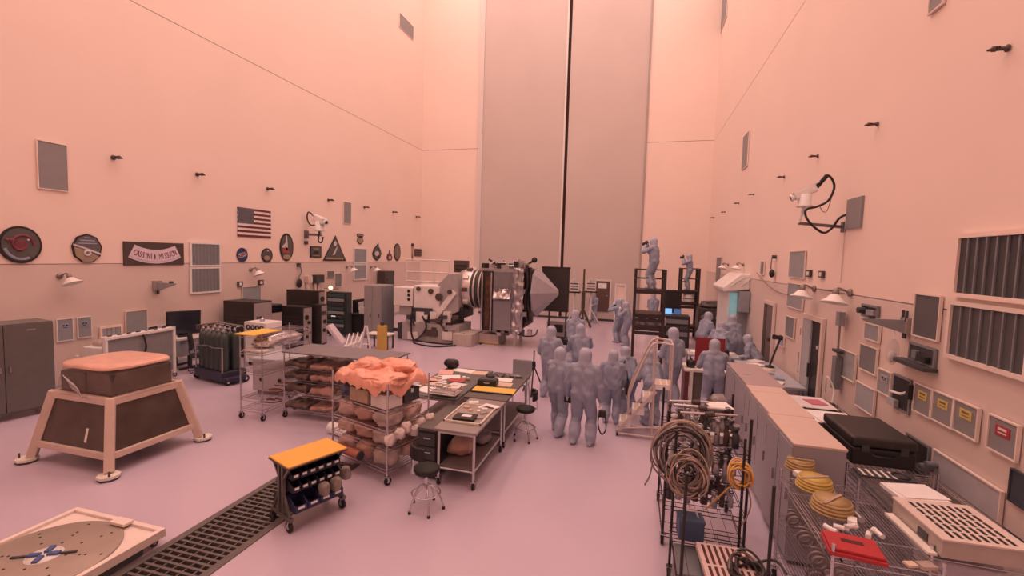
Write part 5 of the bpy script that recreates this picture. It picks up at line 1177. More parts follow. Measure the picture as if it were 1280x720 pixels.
# light stands, mast, easel by the personnel door
def light_stand(px_, label, Y=24.6):
    b = WY(px_, 400, Y); top = WY(px_, 345, Y).z; t = thing('lantern_stand', label, 'stand', (b.x, Y, 0))
    MB().cyl((0, 0, .3), (0, 0, top-.9), .06, n=8).build('mast', fixw, t)
    for k in range(3): a = 2*PI*k/3+.4; MB().beam((0, 0, .9), (.55*math.cos(a), .55*math.sin(a), .03), .05, .05).build('leg', fixw, t)
    MB().box((0, 0, top-.55), (.5, .4, .55)).build('lantern', fixw, t); MB().box((0, 0, top-.86), (.62, .5, .08)).build('lantern_base', black_m, t)
    for k in range(3): MB().box((0, -.21, top-.4-.14*k), (.44, .02, .05)).build('louvre', dark_m, t)
    MB().lathe([(.3, top-.27), (.08, top-.1), (0, top-.08)], 4, smooth=False).build('cap', fixg, t)
light_stand(717, 'pale lantern topped tripod nearer the black panel'); light_stand(737.5, 'pale lantern topped tripod beside the personnel door', 25.2)
b = WY(728, 400, 23.9); t = thing('dark_mast', 'thin dark mast with a slanting foot between the two tripods', 'mast', (b.x, 23.9, 0)); zt = WY(728, 336, 23.9).z
MB().cyl((0, 0, .9), (0, 0, zt), .05, n=8).build('pole', brass_m, t); MB().cyl((0, 0, 1.0), (0, 0, 1.9), .1, n=8).build('sleeve', brass_m, t); MB().beam((0, 0, 1.0), (.45, -.05, .05), .12, .1).beam((0, 0, 1.0), (-.4, .1, .05), .08, .08).beam((0, 0, 1.), (0, .5, .04), .07, .07).build('foot_brace', brass_m, t)
a, b = WY(769, 373, 24.8), WY(782, 356, 24.8); t = thing('white_easel', 'empty white frame easel behind the photographers', 'easel', ((a.x+b.x)/2, 24.8, 0)); w = b.x-a.x
fm = MB()
for s in (-1, 1): fm.beam((s*w/2, 0, 0), (s*w/2, 0, b.z), .06, .05)
fm.beam((-w/2, 0, b.z), (w/2, 0, b.z), .06, .07).beam((-w/2, 0, a.z), (w/2, 0, a.z), .06, .05); fm.build('easel_frame', white_m, t); MB().box((0, .06, (a.z+b.z)/2), (w-.05, .02, b.z-a.z-.06)).build('board', wall_m, t)
# guard railing platform at the far left corner
Yr = 20.8; a, b = WY(508, 357, Yr), WY(562, 326, Yr)
t = thing('guard_platform', 'pale platform with pipe guard rail behind the tilt fixture', 'platform', (a.x, Yr, 0)); w = b.x-a.x
MB().bb((0, 0, a.z-.12), (w, 1.4, a.z)).build('deck', fixg, t)
for k in range(4): MB().cyl((w*k/3, 0, a.z), (w*k/3, 0, b.z), .045, n=8).build('rail_post', fixw, t)
for z in (b.z, (a.z+b.z)/2+.05, a.z+.25): MB().cyl((0, 0, z), (w, 0, z), .035, n=8).build('rail', fixw, t)
for x in (.05, w-.05):
    for y in (.1, 1.3): MB().beam((x, y, 0), (x, y, a.z-.12), .1, .1).build('platform_leg', fixg, t)
wall_p = WY(546, 336, YF)
# ================================================================== people in clean room suits
suit_m = mat('suit_pale_blue', (.31, .355, .465), .7, var=.06, scale=9, bump=.6, bscale=9)
boot_m = mat('boot_cover_white', (.40, .44, .56), .6, var=.06, scale=9, bump=.3, bscale=14)
glove_m = mat('glove_white', (.74, .70, .72), .5, var=.03); skin_m = mat('skin', (.50, .33, .26), .5, var=.05); mask_m = mat('face_mask', (.66, .68, .74), .6, var=.03)
eye_m = mat('eye_dark', (.03, .02, .02), .2, var=0); hood_m = mat('hood_pale', (.42, .46, .58), .6, var=.05, scale=10)
def limb(mb, p, q, r0, r1, n=12):
    p, q = Vector(p), Vector(q)
    mb.cyl(p, q, r0, r1, n=n); mb.ball(p, r0, n, 8); mb.ball(q, r1, n, 8)
def bend_joint(a, b, l1, l2, hint):
    """elbow or knee position for two bones of length l1, l2 between a and b"""
    a, b, hint = Vector(a), Vector(b), Vector(hint); d = b-a; L = min(d.length, (l1+l2)*.999)
    k = (l1*l1-l2*l2+L*L)/(2*L); h = math.sqrt(max(0, l1*l1-k*k)); dn = d.normalized()
    u = hint-dn*hint.dot(dn); u = u.normalized() if u.length > 1e-4 else dn.orthogonal().normalized()
    return a+dn*k+u*h
PEOPLE = []
def person(label, pos, rz, h=1.76, hands=None, feet=((-.13, 0), (.13, 0)), lean=0.0, hip=.93, turn=0.0, nod=0.0, sit=False, z=0.0, group=None):
    """hands: left, right targets; faces local +Y; lean: forward shift of the shoulders"""
    s = h/1.78; t = thing('person', label, 'person', (pos[0], pos[1], z), rz, group)
    hips = Vector((0, -.02 if not sit else -.1, hip)); drop = abs(lean)*.35
    sh = Vector((0, lean, hip+.50-drop)); nk = Vector((0, lean*1.12+.01, hip+.58-drop)); hd = Vector((0, lean*1.25+.035, hip+.725-drop*1.15))
    hands = hands or ((-.29, .04, hip-.12), (.29, .04, hip-.12))
    segs = []; mb = MB()
    def L(k, p, q, r0, r1): segs.append((k, Vector(p), Vector(q), (r0+r1)/2)); limb(mb, p, q, r0, r1)
    for sx in (-1, 1):
        L('suit', hips+Vector((sx*.075, 0, .0)), hips+Vector((sx*.085, .0, .06)), .140, .148)
        L('suit', hips+Vector((sx*.075, 0, .08)), sh+Vector((sx*.085, .0, -.10)), .140, .150)
    L('suit', sh+Vector((-.155, 0, -.01)), sh+Vector((.155, 0, -.01)), .085, .085)
    L('suit', sh+Vector((-.09, 0, .01)), nk, .095, .082); L('suit', sh+Vector((.09, 0, .01)), nk, .095, .082)
    L('hood', nk+Vector((0, -.01, -.02)), hd+Vector((0, -.02, -.05)), .115, .118); L('hood', hd+Vector((0, -.025, .03)), hd+Vector((0, -.03, -.06)), .118, .115)
    M = Matrix.Rotation(turn, 3, 'Z') @ Matrix.Rotation(-nod, 3, 'X')
    mb.ball(hd, (.112, .132, .142), 18, 12, M=M); segs.append(('hood', hd-Vector((0, 0, .02)), hd+Vector((0, 0, .03)), .12))
    mb.ball(hd+M @ Vector((0, .118, -.035)), (.03, .03, .035), 8, 6); mb.ball(hd+M @ Vector((0, .085, -.075)), (.06, .05, .04), 10, 6)
    for i, sx in enumerate((-1, 1)):
        a = sh+Vector((sx*.20, 0, -.01)); w = Vector(hands[i])
        if (w-a).length > .56: w = a+(w-a).normalized()*.56
        e = bend_joint(a, w, .30, .27, (sx*.5, -.6, -.5))
        L('suit', a, e, .086, .075); L('suit', e, w, .076, .056)
        d = (w-e).normalized(); side = Vector((-sx, 0, 0)); side = (side-d*side.dot(d)).normalized(); nrm = d.cross(side)
        k = w+d*.05; L('glove', w, k+d*.03, .038, .036)
        for q in range(4):
            o = (q-1.5)*.021; b0 = k+d*.045+nrm*o; ln = (.062, .075, .07, .055)[q]
            m1 = b0+d*ln*.55+side*.012; L('glove', b0, m1, .0125, .012); L('glove', m1, m1+d*ln*.35+side*.03, .012, .011)
        tb = w+d*.02-nrm*.03; L('glove', tb, tb+d*.05-nrm*.03+side*.02, .014, .012)
        f = Vector((feet[i][0], feet[i][1], .085 if len(feet[i]) < 3 else feet[i][2])); hj = hips+Vector((sx*.095, 0, -.02))
        kn = bend_joint(hj, f, .44, .42, (sx*.12, 1, .1))
        L('suit', hj, kn, .125, .102); L('suit', kn, kn+(f-kn)*.35, .102, .100); L('boot', kn+(f-kn)*.35, kn+(f-kn)*.7, .108, .112); L('boot', kn+(f-kn)*.7, f, .112, .078)
        L('boot', f+Vector((0, -.04, -.03)), f+Vector((sx*.02, .15, -.038)), .054, .046)
    me = bpy.data.meshes.new('body'); me.from_pydata(mb.v, [], mb.f); o = bpy.data.objects.new('body_source', me); COL.objects.link(o)
    r = o.modifiers.new('remesh', 'REMESH'); r.mode = 'VOXEL'; r.voxel_size = .0125; r.use_smooth_shade = True
    sm = o.modifiers.new('smooth', 'SMOOTH'); sm.factor = .5; sm.iterations = 3
    dg = bpy.context.evaluated_depsgraph_get(); out = bpy.data.meshes.new_from_object(o.evaluated_get(dg)); bpy.data.objects.remove(o); bpy.data.meshes.remove(me)
    out.name = 'body'; out.materials.clear()
    for m_ in (suit_m, boot_m, glove_m, hood_m, skin_m, mask_m): out.materials.append(m_)
    n = len(out.polygons); C = np.empty(n*3); out.polygons.foreach_get('center', C); C = C.reshape(-1, 3)
    best = np.full(n, 9.0); idx = np.zeros(n, int); code = {'suit': 0, 'boot': 1, 'glove': 2, 'hood': 3}
    for k, p, q, rad in segs:
        p_, d_ = np.array(p), np.array(q-p); u = np.clip(((C-p_)@d_)/max(d_@d_, 1e-9), 0, 1); ds = np.linalg.norm(C-p_-u[:, None]*d_, axis=1)-rad
        w_ = ds < best; best[w_] = ds[w_]; idx[w_] = code[k]
    H = (C-np.array(hd)) @ np.array(M)
    near = np.linalg.norm(H, axis=1) < .2
    idx[near & (H[:, 1] > .06) & (np.abs(H[:, 0]) < .07) & (H[:, 2] > -.012) & (H[:, 2] < .055)] = 4
    idx[near & (H[:, 1] > .045) & (np.abs(H[:, 0]) < .075) & (H[:, 2] <= -.012) & (H[:, 2] > -.12)] = 5
    out.polygons.foreach_set('material_index', idx.astype(np.int32)); out.polygons.foreach_set('use_smooth', np.ones(n, bool))
    V = np.empty(len(out.vertices)*3); out.vertices.foreach_get('co', V); V = V.reshape(-1, 3); NV = np.empty_like(V).reshape(-1); out.vertices.foreach_get('normal', NV); NV = NV.reshape(-1, 3)
    sd = len(PEOPLE)*3.7; ph = .6*np.sin(V[:, 2]*23+4*np.sin(V[:, 0]*11+sd)+3*np.sin(V[:, 1]*13-sd)+2*np.sin(V[:, 2]*5+sd))+.7*np.sin(V[:, 0]*21+V[:, 1]*15+3*np.sin(V[:, 2]*7-sd))*np.sin(V[:, 2]*9+sd)
    am = np.where(V[:, 2] > hip+.5, .003, .0085)*(1-np.clip((np.abs(V[:, 0])-.30)*6, 0, 1)*.6); V += NV*(am*ph)[:, None]
    out.vertices.foreach_set('co', V.reshape(-1)); out.update()
    b = bpy.data.objects.new('body', out); COL.objects.link(b); b.parent = t; b.scale = (s*1.03, s*1.03, s)
    for sx in (-1, 1): ey = MB().ball(hd+M @ Vector((sx*.034, .104, .02)), (.014, .01, .009), 8, 6).build('eye', eye_m, t); ey.scale = b.scale
    MB().torus(nk+Vector((0, -.005, -.005)), .092, .012, 20, 6).build('hood_collar', hood_m, t).scale = b.scale
    PEOPLE.append(t); return t, hd*s
def held_camera(label, p, rz, s=1.0, z=None):
    t = thing('photo_camera', label, 'camera', p, rz)
    MB().box((0, 0, 0), (.15*s, .08*s, .11*s)).build('body', black_m, t, bevel=.012); MB().cyl((0, .03*s, -.005), (0, .11*s, -.005), .042*s, .048*s, 14).build('lens', black_m, t)
    MB().cyl((0, .105*s, -.005), (0, .115*s, -.005), .036*s, n=12).build('lens_glass', glass_m, t); MB().box((0, 0, .07*s), (.06*s, .06*s, .035*s)).build('viewfinder', black_m, t)
    return t
def place(label, fx, fy, head_y, rz_deg, **k):
    p = F(fx, fy); h = WY(fx+3, head_y, p.y).z-k.get('z', 0)
    h = max(1.58, min(1.92, h)); return p, person(label, (p.x, p.y), math.radians(rz_deg), h, **k)
PHOTO = ((-.09, .27, 1.50), (.09, .27, 1.50)); CLASP = ((-.06, .27, 1.06), (.07, .28, 1.10)); WORK = ((-.2, .42, 1.08), (.2, .42, 1.1)); SIDES = ((-.30, .08, .80), (.30, .08, .80))
G = 'visitors in clean room suits'
def rot(v, d): a = math.radians(d); return Vector((v[0]*math.cos(a)-v[1]*math.sin(a), v[0]*math.sin(a)+v[1]*math.cos(a), v[2]))

p, _ = place('suited person in the middle foreground seen from behind, a camera at each side', 727, 556, 436, -8, hands=((-.33, .10, .86), (.31, .05, .80)), feet=((-.15, -.02), (.14, .03)), group=G)
tt = held_camera('black camera held low in the hand of the foreground person', p+rot((-.34, .16, .80), -8), -.3, 1.1)
t = thing('shoulder_bag', 'black camera with dangling strap loop beside the foreground person', 'bag', p+rot((.36, .06, .66), -8)); MB().box((0, 0, 0), (.14, .12, .13)).build('body', black_m, t, bevel=.02); MB().tube(spline([(-.05, 0, .05), (-.07, 0, -.2), (0, 0, -.4), (.08, 0, -.3), (.06, 0, .0)]), .014).build('strap', black_m, t)
p, _ = place('suited person striding just left of the foreground person', 696, 542, 435, -25, hands=((-.28, .16, .86), (.28, -.05, .82)), feet=((-.14, .16), (.12, -.14)), turn=.2, group=G)
p, _ = place('suited person seen from behind between foreground group and rolling stairs', 763, 529, 438, -5, hands=((-.30, .06, .84), (.26, .22, .90)), feet=((-.12, 0), (.12, .02)), group=G)
t = thing('shoulder_bag', 'black satchel at the hip of the person beside the stairs', 'bag', p+rot((.34, .12, .68), 0)); MB().box((0, 0, .1), (.10, .26, .22)).build('body', black_m, t, bevel=.02); MB().tube(spline([(0, -.1, .2), (-.04, 0, .5), (0, .1, .2)]), .012).build('strap', black_m, t)
p, _ = place('suited person at the far left of the visitor group near the tripod', 686, 497, 408, -15, hands=((-.24, .2, .95), (.2, .3, 1.15)), feet=((-.15, 0), (.14, .04)), group=G)
held_camera('black video camera beside the leftmost visitor of the group', p+rot((.16, .42, 1.42), -15), -.3, 1.4)
p, _ = place('suited person with pale raised arms behind the striding person', 724, 492, 405, 25, hands=((-.14, .28, 1.3), (.16, .3, 1.38)), lean=.06, group=G)
p, _ = place('suited person farther behind the visitor group, only head and shoulders showing', 717, 458, 388, 10, hands=CLASP, group=G)
p, _ = place('suited person alone in front of the brown personnel door, facing the camera', 741, 403, 366, 172, hands=CLASP, group=G)
p, h_ = place('suited photographer aiming left of the dark work stand', 773, 428, 366, 60, hands=PHOTO, lean=.03, group=G)
held_camera('black camera at the face of the photographer left of the work stand', p+rot((0, .28, 1.56), 60), math.radians(60), 1.3)
p, h_ = place('second suited photographer close beside the dark work stand', 783, 432, 377, 75, hands=((-.1, .3, 1.42), (.1, .3, 1.42)), lean=.05, group=G)
p, _ = place('suited person stooping behind the rolling stairs, nearer the visitor group', 785, 519, 432, 40, hands=((-.15, .36, 1.0), (.2, .36, .98)), lean=.16, nod=.4, group=G)
t = thing('shoulder_bag', 'long black equipment strap hanging behind the rolling stairs', 'bag', p+Vector((-.22, -.2, .55))); MB().box((0, 0, .1), (.12, .12, .5)).build('body', black_m, t, bevel=.03); MB().tube(spline([(0, 0, .3), (.05, .05, .6), (.1, .1, .75)]), .02).build('strap', black_m, t)
p, _ = place('broad suited person bent forward behind the stair treads', 813, 531, 436, 25, hands=((-.15, .38, .95), (.2, .36, .9)), lean=.2, nod=.35, group=G)
p, _ = place('tall suited person in profile between the stairs and the desk', 838, 503, 381, 35, hands=((-.14, .3, 1.12), (.2, .26, 1.05)), feet=((-.1, .08), (.1, -.05)), group=G)
p, _ = place('suited person working at the desk in front of the red panel', 889, 520, 424, 0, hands=((-.18, .38, 1.1), (.2, .38, 1.1)), lean=.06, group=G)
p, _ = place('suited person leaning over papers beside the far desk, arms forward', 876, 456, 388, -60, hands=WORK, lean=.12, group=G)
p, _ = place('suited person bowed low at the middle of the far desk', 896, 470, 400, -20, hands=WORK, lean=.22, nod=.5, group=G)
p, _ = place('largest suited person at the far desk before the strip curtain', 916, 464, 390, 30, hands=WORK, lean=.10, nod=.2, group=G)
p, _ = place('suited person at the bench beyond the long pale cabinets', 943, 488, 417, 60, hands=((-.15, .4, 1.0), (.2, .38, 1.0)), lean=.20, nod=.4, group=G)

# ================================================================== dark work stands with photographers
stand_d = mat('work_stand_umber', (.045, .034, .033), .5, .3)
def work_stand(label, x0, x1, y0, y1, decks, top, rails=True):
    t = thing('work_stand', label, 'work stand', ((x0+x1)/2, (y0+y1)/2, 0)); w, d = x1-x0, y1-y0
    for sx in (-1, 1):
        for sy in (-1, 1): MB().bb((sx*w/2-.05, sy*d/2-.05, 0), (sx*w/2+.05, sy*d/2+.05, top)).build('post', stand_d, t)
    for z in decks: MB().bb((-w/2, -d/2, z-.14), (w/2, d/2, z)).build('deck', stand_d, t)
    zt = decks[0]
    for z in (top-.03, (top+zt)/2):
        for sx in (-1, 1): MB().cyl((sx*w/2, -d/2, z), (sx*w/2, d/2, z), .025, n=7).build('rail', stand_d, t)
        MB().cyl((-w/2, d/2, z), (w/2, d/2, z), .025, n=7).build('rail', stand_d, t)
    MB().cyl((-w/2, -d/2, zt+.42), (-w/2+.45*w, -d/2, zt+.42), .02, n=7).build('rail', stand_d, t)
    for z in decks[1:]: MB().bb((-w/2, -d/2-.04, z-.28), (w/2, -d/2, z-.16)).build('cross_beam', stand_d, t)
    return t
a = WY(790.5, 433, 16.6); a.z = 0; b_ = WY(827, 433, a.y); z1 = WY(800, 362, a.y).z; zt = WY(792, 336, a.y).z; z2 = WY(800, 392, a.y).z; z3 = WY(800, 408, a.y).z
work_stand('tall dark work stand carrying the larger photographer', a.x, b_.x, a.y, a.y+1.2, (z1, z2, z3), zt)
pp, h_ = person('suited photographer standing on the tall dark work stand', ((a.x+b_.x)/2+.1, a.y+.55), math.radians(65), 1.84, hands=PHOTO, z=z1, group=G)
held_camera('black camera raised by the photographer on the tall stand', Vector(((a.x+b_.x)/2+.1, a.y+.55, z1+1.63))+rot((0, .3, 0), 65), math.radians(65), 1.25)
place('suited person on the floor behind the tall stand, seen between its decks', 815, 412, 362, 15, hands=CLASP, group=G)
for k in range(3):
    p = Vector((a.x+.3+.33*k, a.y+.25, z3)); tag(blob('wrapped_bundle', mat('bundle_pale', (.46, .44, .48), .4, var=.2), None, tuple(p+Vector((0, 0, .17))), (.3, .3, .36), 120+k, .3), 'pale wrapped bundle on the lowest deck of the tall stand, %s along' % ordl[k], 'bundle')
Y2 = 22.6; a2, b2 = WY(851, 363, Y2), WY(873, 363, Y2); zt2 = WY(852, 335, Y2).z
work_stand('smaller dark work stand farther back with one photographer', a2.x, b2.x, Y2, Y2+.9, (a2.z, a2.z-.55, .6), zt2)
person('suited photographer on the smaller work stand facing left', ((a2.x+b2.x)/2-.02, Y2+.4), math.radians(80), 1.72, hands=PHOTO, z=a2.z, group=G)
held_camera('black camera of the photographer on the smaller stand', Vector(((a2.x+b2.x)/2-.02, Y2+.4, a2.z+1.55))+rot((0, .3, 0), 80), math.radians(80), 1.25)
t = thing('white_drum', 'white drum on the deck below the smaller stand photographer', 'drum', ((a2.x+b2.x)/2, Y2+.3, a2.z-.55)); MB().lathe([(0, 0), (.24, 0), (.25, .03), (.25, .36), (.22, .39), (0, .39)], 20).build('shell', white_m, t); MB().lathe([(.252, .15), (.26, .16), (.252, .18)], 20).build('band', dark_m, t)

# ================================================================== rolling stairs
t = thing('rolling_stairs', 'pale rolling stairs with yellow striped treads in front of the bending people', 'stairs', (0, 0, 0))
step_m = mat('stair_pale', (.66, .58, .55), .4, .3, var=.05); tread_s = mat('tread_stripe', (.72, .52, .33), .5)
base_l, base_r = -.22, .72; yA, yB = 9.30, 10.0
zs = (.30, .58, .86, 1.14); xs = (-.08, .17, .36, .62); wt = (.24, .24, .24, .36)
for i in range(4):
    st_ = MB().bb((xs[i]-wt[i]/2, yA+.12, zs[i]-.03), (xs[i]+wt[i]/2, yB-.12, zs[i])).build('tread', step_m, t)
    for k in range(4 if i < 3 else 6): n_ = 4 if i < 3 else 6; x = xs[i]-wt[i]/2+wt[i]*(k+.5)/n_; MB().bb((x-.013, yA+.13, zs[i]), (x+.013, yB-.13, zs[i]+.006)).build('tread_stripe', tread_s if k % 2 else white_m, st_)
    MB().bb((xs[i]-wt[i]/2, yA+.11, zs[i]-.10), (xs[i]+wt[i]/2, yA+.12, zs[i]+.005)).build('tread_nosing', white_m, t)
for y in (yA+.1, yB-.1):
    MB().beam((-.20, y, .12), (.5, y, 1.0), .03, .06).build('stringer', step_m, t)
    MB().cyl((base_l, y, .06), (base_r, y, .06), .02, n=8).build('base_rail', step_m, t)
    for x in (base_l, base_r): caster(t, x, y, .045, .1)
    MB().cyl((base_r+.06, y, .06), (base_r+.06, y, 1.95), .02, n=8).cyl((.46, y, .1), (.46, y, 1.12), .02, n=8).build('upright', step_m, t)
    MB().tube(spline([(-.02, y, .5), (-.0, y, .95), (.3, y, 1.75), (.46, y, 1.98), (.78, y, 1.96)]), .022, 8).build('hand_rail', step_m, t)
    MB().cyl((.45, y, 1.12), (.45, y, 1.96), .018, n=8).build('rail_post', step_m, t)
MB().cyl((base_r+.06, yA+.1, 1.95), (base_r+.06, yB-.1, 1.95), .02, n=8).cyl((base_l, yA+.1, .06), (base_l, yB-.1, .06), .02, n=8).cyl((base_l, yA+.1, .16), (base_r, yA+.1, .30), .016, n=8).build('cross_rail', step_m, t)
# tripod near the visitor group
c = F(666, 492); t = thing('camera_tripod', 'dark folding tripod at the left of the visitor group', 'tripod', (c.x, c.y, 0))
for k in range(3): an = 2*PI*k/3+.6; MB().beam((0, 0, .75), (.34*math.cos(an), .34*math.sin(an), .0), .035, .03).build('leg', black_m, t)
MB().lathe([(0, .72), (.06, .72), (.05, .85), (.02, .87), (.02, 1.15), (0, 1.15)], 10).build('column', black_m, t)

# ================================================================== dark screen wall and monitors between the work stands
Ym = 21.6; a, b = WY(829, 385, Ym), WY(851, 363, Ym)
t = thing('screen_board', 'black board behind the lit monitors between the work stands', 'board', ((a.x+b.x)/2, Ym, 0)); w = b.x-a.x
MB().bb((-w/2, 0, a.z-.2), (w/2, .06, b.z)).build('board', black_m, t); MB().bb((-w/2, -.02, b.z-.04), (w/2, .07, b.z)).build('top_edge', dark_m, t)
for s in (-1, 1): MB().beam((s*w*.45, .03, 0), (s*w*.45, .03, a.z-.2), .06, .06).build('leg', dark_m, t)
t = thing('monitor_desk', 'dark desk under the lit monitors', 'desk', ((a.x+b.x)/2, Ym-.55, 0)); zd = WY(838, 396, Ym-.55).z
MB().box((0, 0, zd-.02), (w+.3, .7, .04)).build('desk_top', lgrey_m, t)
for s in (-1, 1): MB().bb((s*(w/2+.05)-.05, -.3, 0), (s*(w/2+.05)+.05, .3, zd-.04)).build('side', dark_m, t)
MB().bb((-w/2, .2, .1), (w/2, .25, zd-.04)).build('modesty_panel', dark_m, t)
for k, (px_, ww, m_, l_) in enumerate(((835.5, .28, mat('screen_blue', (.1, .2, .4), .3, emit=(.24, .55, 1.0), estr=1.0, var=0), 'bright blue lit monitor between the work stands'), (846.5, .28, mat('screen_navy', (.05, .1, .2), .3, emit=(.06, .14, .34), estr=.7, var=0), 'dim blue monitor beside the bright one'))):
    x = WY(px_, 390, Ym-.5).x; q = thing('computer_monitor', l_, 'monitor', (x, Ym-.5, zd)); MB().bb((-ww/2-.02, -.03, .08), (ww/2+.02, .02, .38)).build('bezel', black_m, q); MB().bb((-ww/2, -.035, .1), (ww/2, -.03, .36)).build('screen', m_, q); MB().bb((-.03, -.02, .0), (.03, .02, .08)).bb((-.1, -.08, 0), (.1, .08, .015)).build('foot', black_m, q)
# ================================================================== desks by the strip curtain
Yd = 11.95; a = WY(862, 462, Yd); zt = a.z
t = thing('supply_counter', 'counter with tan top, cream post and maroon end below the red panel', 'counter', (1.40, Yd, 0))
MB().bb((-.12, 0, zt-.05), (1.35, .8, zt)).build('counter_top', cream_m, t); MB().bb((-.1, .02, 0), (.0, .75, zt-.05)).build('end_panel', mat('maroon_panel', (.14, .04, .045), .5), t)
MB().bb((.02, 0, 0), (.09, .06, zt-.05)).build('post', cream_m, t); MB().bb((.1, .05, .05), (.55, .7, zt-.06)).build('cupboard', mat('cupboard_olive', (.17, .14, .115), .5), t); MB().bb((.6, .05, .05), (1.3, .7, zt-.06)).build('cupboard', mat('cupboard_taupe', (.21, .17, .15), .5), t)
a, b = WY(868, 457, Yd+.55), WY(907, 424, Yd+.55)
t = thing('red_board', 'upright dark red panel standing on the counter', 'board', ((a.x+b.x)/2, Yd+.55, zt)); w = b.x-a.x
MB().bb((-w/2, 0, 0), (w/2, .03, b.z-zt)).build('sheet', mat('red_cloth', (.26, .025, .035), .5, var=.08), t)
for s in (-1, 1): MB().bb((s*w*.35-.02, -.08, 0), (s*w*.35+.02, .12, .03)).build('foot', dark_m, t)
t = thing('black_mug', 'small round black pot at the end of the counter', 'pot', (1.46, Yd+.3, zt)); MB().lathe([(0, 0), (.09, 0), (.12, .08), (.10, .17), (.06, .19), (0, .19)], 16).build('pot', black_m, t); MB().lathe([(0, .19), (.03, .19), (.03, .22), (0, .225)], 10).build('lid_knob', black_m, t)
t = thing('rubbish_sack', 'shiny dark sack lying behind the suited worker by the cabinets', 'sack', (1.68, 9.75, 0)); blob('sack', mat('dark_sack', (.06, .055, .055), .3, var=.3), t, (0, 0, .40), (.46, .6, 1.05), 140, .25); blob('sack_lining', mat('sack_lining', (.28, .25, .25), .3, var=.2), t, (.04, .0, .80), (.34, .42, .34), 141, .3)
t = thing('sorting_table', 'grey table covered with papers below the strip curtain', 'table', (2.3, 14.55, 0)); MB().box((0, 0, .88), (1.4, .9, .05)).build('table_top', lgrey_m, t)
for sx in (-1, 1):
    for sy in (-1, 1): MB().beam((sx*.64, sy*.4, 0), (sx*.64, sy*.4, .86), .05, .05).build('leg', steel_m, t)
for k, (x, y, m_, l_) in enumerate(((1.9, 14.6, paper_m, 'white sheet at the front of the sorting table'), (2.3, 14.7, sgn, 'blue grey folder in the middle of the sorting table'), (2.75, 14.6, cream_m, 'cream sheet at the wall side of the sorting table'))): put(flat('table_sheet', l_, 'paper', x, y, .4, .3, .02, m_, .3*k, .905))
t = thing('camera_gear', 'black and chrome camera gear on the sorting table', 'camera gear', (2.45, 14.27, 0)); MB().box((0, 0, 1.005), (.5, .3, .2)).build('body', black_m, t, bevel=.03); MB().cyl((-.2, 0, 1.05), (-.45, -.05, 1.08), .08, n=12).build('lens', chrome_m, t)
t = thing('bulky_machine', 'dark machine with valves against the wall beyond the canopy booth', 'machine', (3.25, 21.9, 0)); MB().bb((-.5, -.4, 0), (.5, .6, 1.6)).build('body', mat('machine_umber', (.06, .05, .048), .5), t, bevel=.04); blob('cover', mat('machine_cover', (.09, .075, .07), .5, var=.3), t, (0, 0, 1.72), (.9, .7, .35), 145, .6)
for k in range(3): MB().cyl((-.3+.3*k, -.42, 1.2), (-.3+.3*k, -.5, 1.2), .1, n=12).build('valve_wheel', steel_m, t)
t = thing('dark_console', 'dark console block behind the tall suited person', 'console', (1.75, 20.2, 0)); MB().bb((-.5, -.3, 0), (.5, .5, 1.35)).build('body', con_m, t, bevel=.02)
for k in range(4): MB().bb((-.42, -.32, .25+.26*k), (.42, -.3, .43+.26*k)).build('module', (dark_m, grey_m)[k % 2], t)

# bench by the side door with boom lamp
t = thing('side_bench', 'grey bench with papers along the louvre wall behind the cabinets', 'bench', (3.2, 12.3, 0)); MB().box((0, 0, .92), (.95, 2.6, .05)).build('bench_top', lgrey_m, t)
for sx in (-1, 1):
    for sy in (-1, 1): MB().beam((sx*.42, sy*1.2, 0), (sx*.42, sy*1.2, .9), .05, .05).build('leg', steel_m, t)
for k in range(6):
    put(flat('paper_stack', 'stack of %s sheets on the side bench, %s from the long cabinets' % (('white', 'blue grey', 'grey', 'tan', 'white', 'pale')[k], ordl[k]), 'paper', 3.1+.12*(k % 2), 11.3+.42*k, .40, .28, .03+.015*(k % 3), (paper_m, sgn, lgrey_m, cover, paper_m, white_box)[k], .25*k-.4, .945))
t = thing('boom_lamp', 'black jointed boom lamp leaning over the side bench', 'lamp', (3.45, 13.0, .945)); MB().lathe([(0, 0), (.12, 0), (.12, .03), (.03, .05), (0, .05)], 14).build('base', black_m, t); MB().cyl((0, 0, .04), (.22, .05, .75), .025, n=8).build('boom', black_m, t); MB().ball((.22, .05, .78), .07, 12, 8).build('joint', black_m, t); MB().cyl((.22, .05, .78), (.05, .0, .80), .04, .07, 10).build('head', black_m, t)
t = thing('red_handle_tool', 'flat tool with a red handle lying across the side bench', 'tool', (2.86, 12.2, 1.0), -1.2); MB().bb((-.45, -.03, 0), (.1, .03, .03)).build('blade', steel_m, t); MB().bb((.1, -.035, 0), (.4, .035, .045)).build('handle', red_m, t)

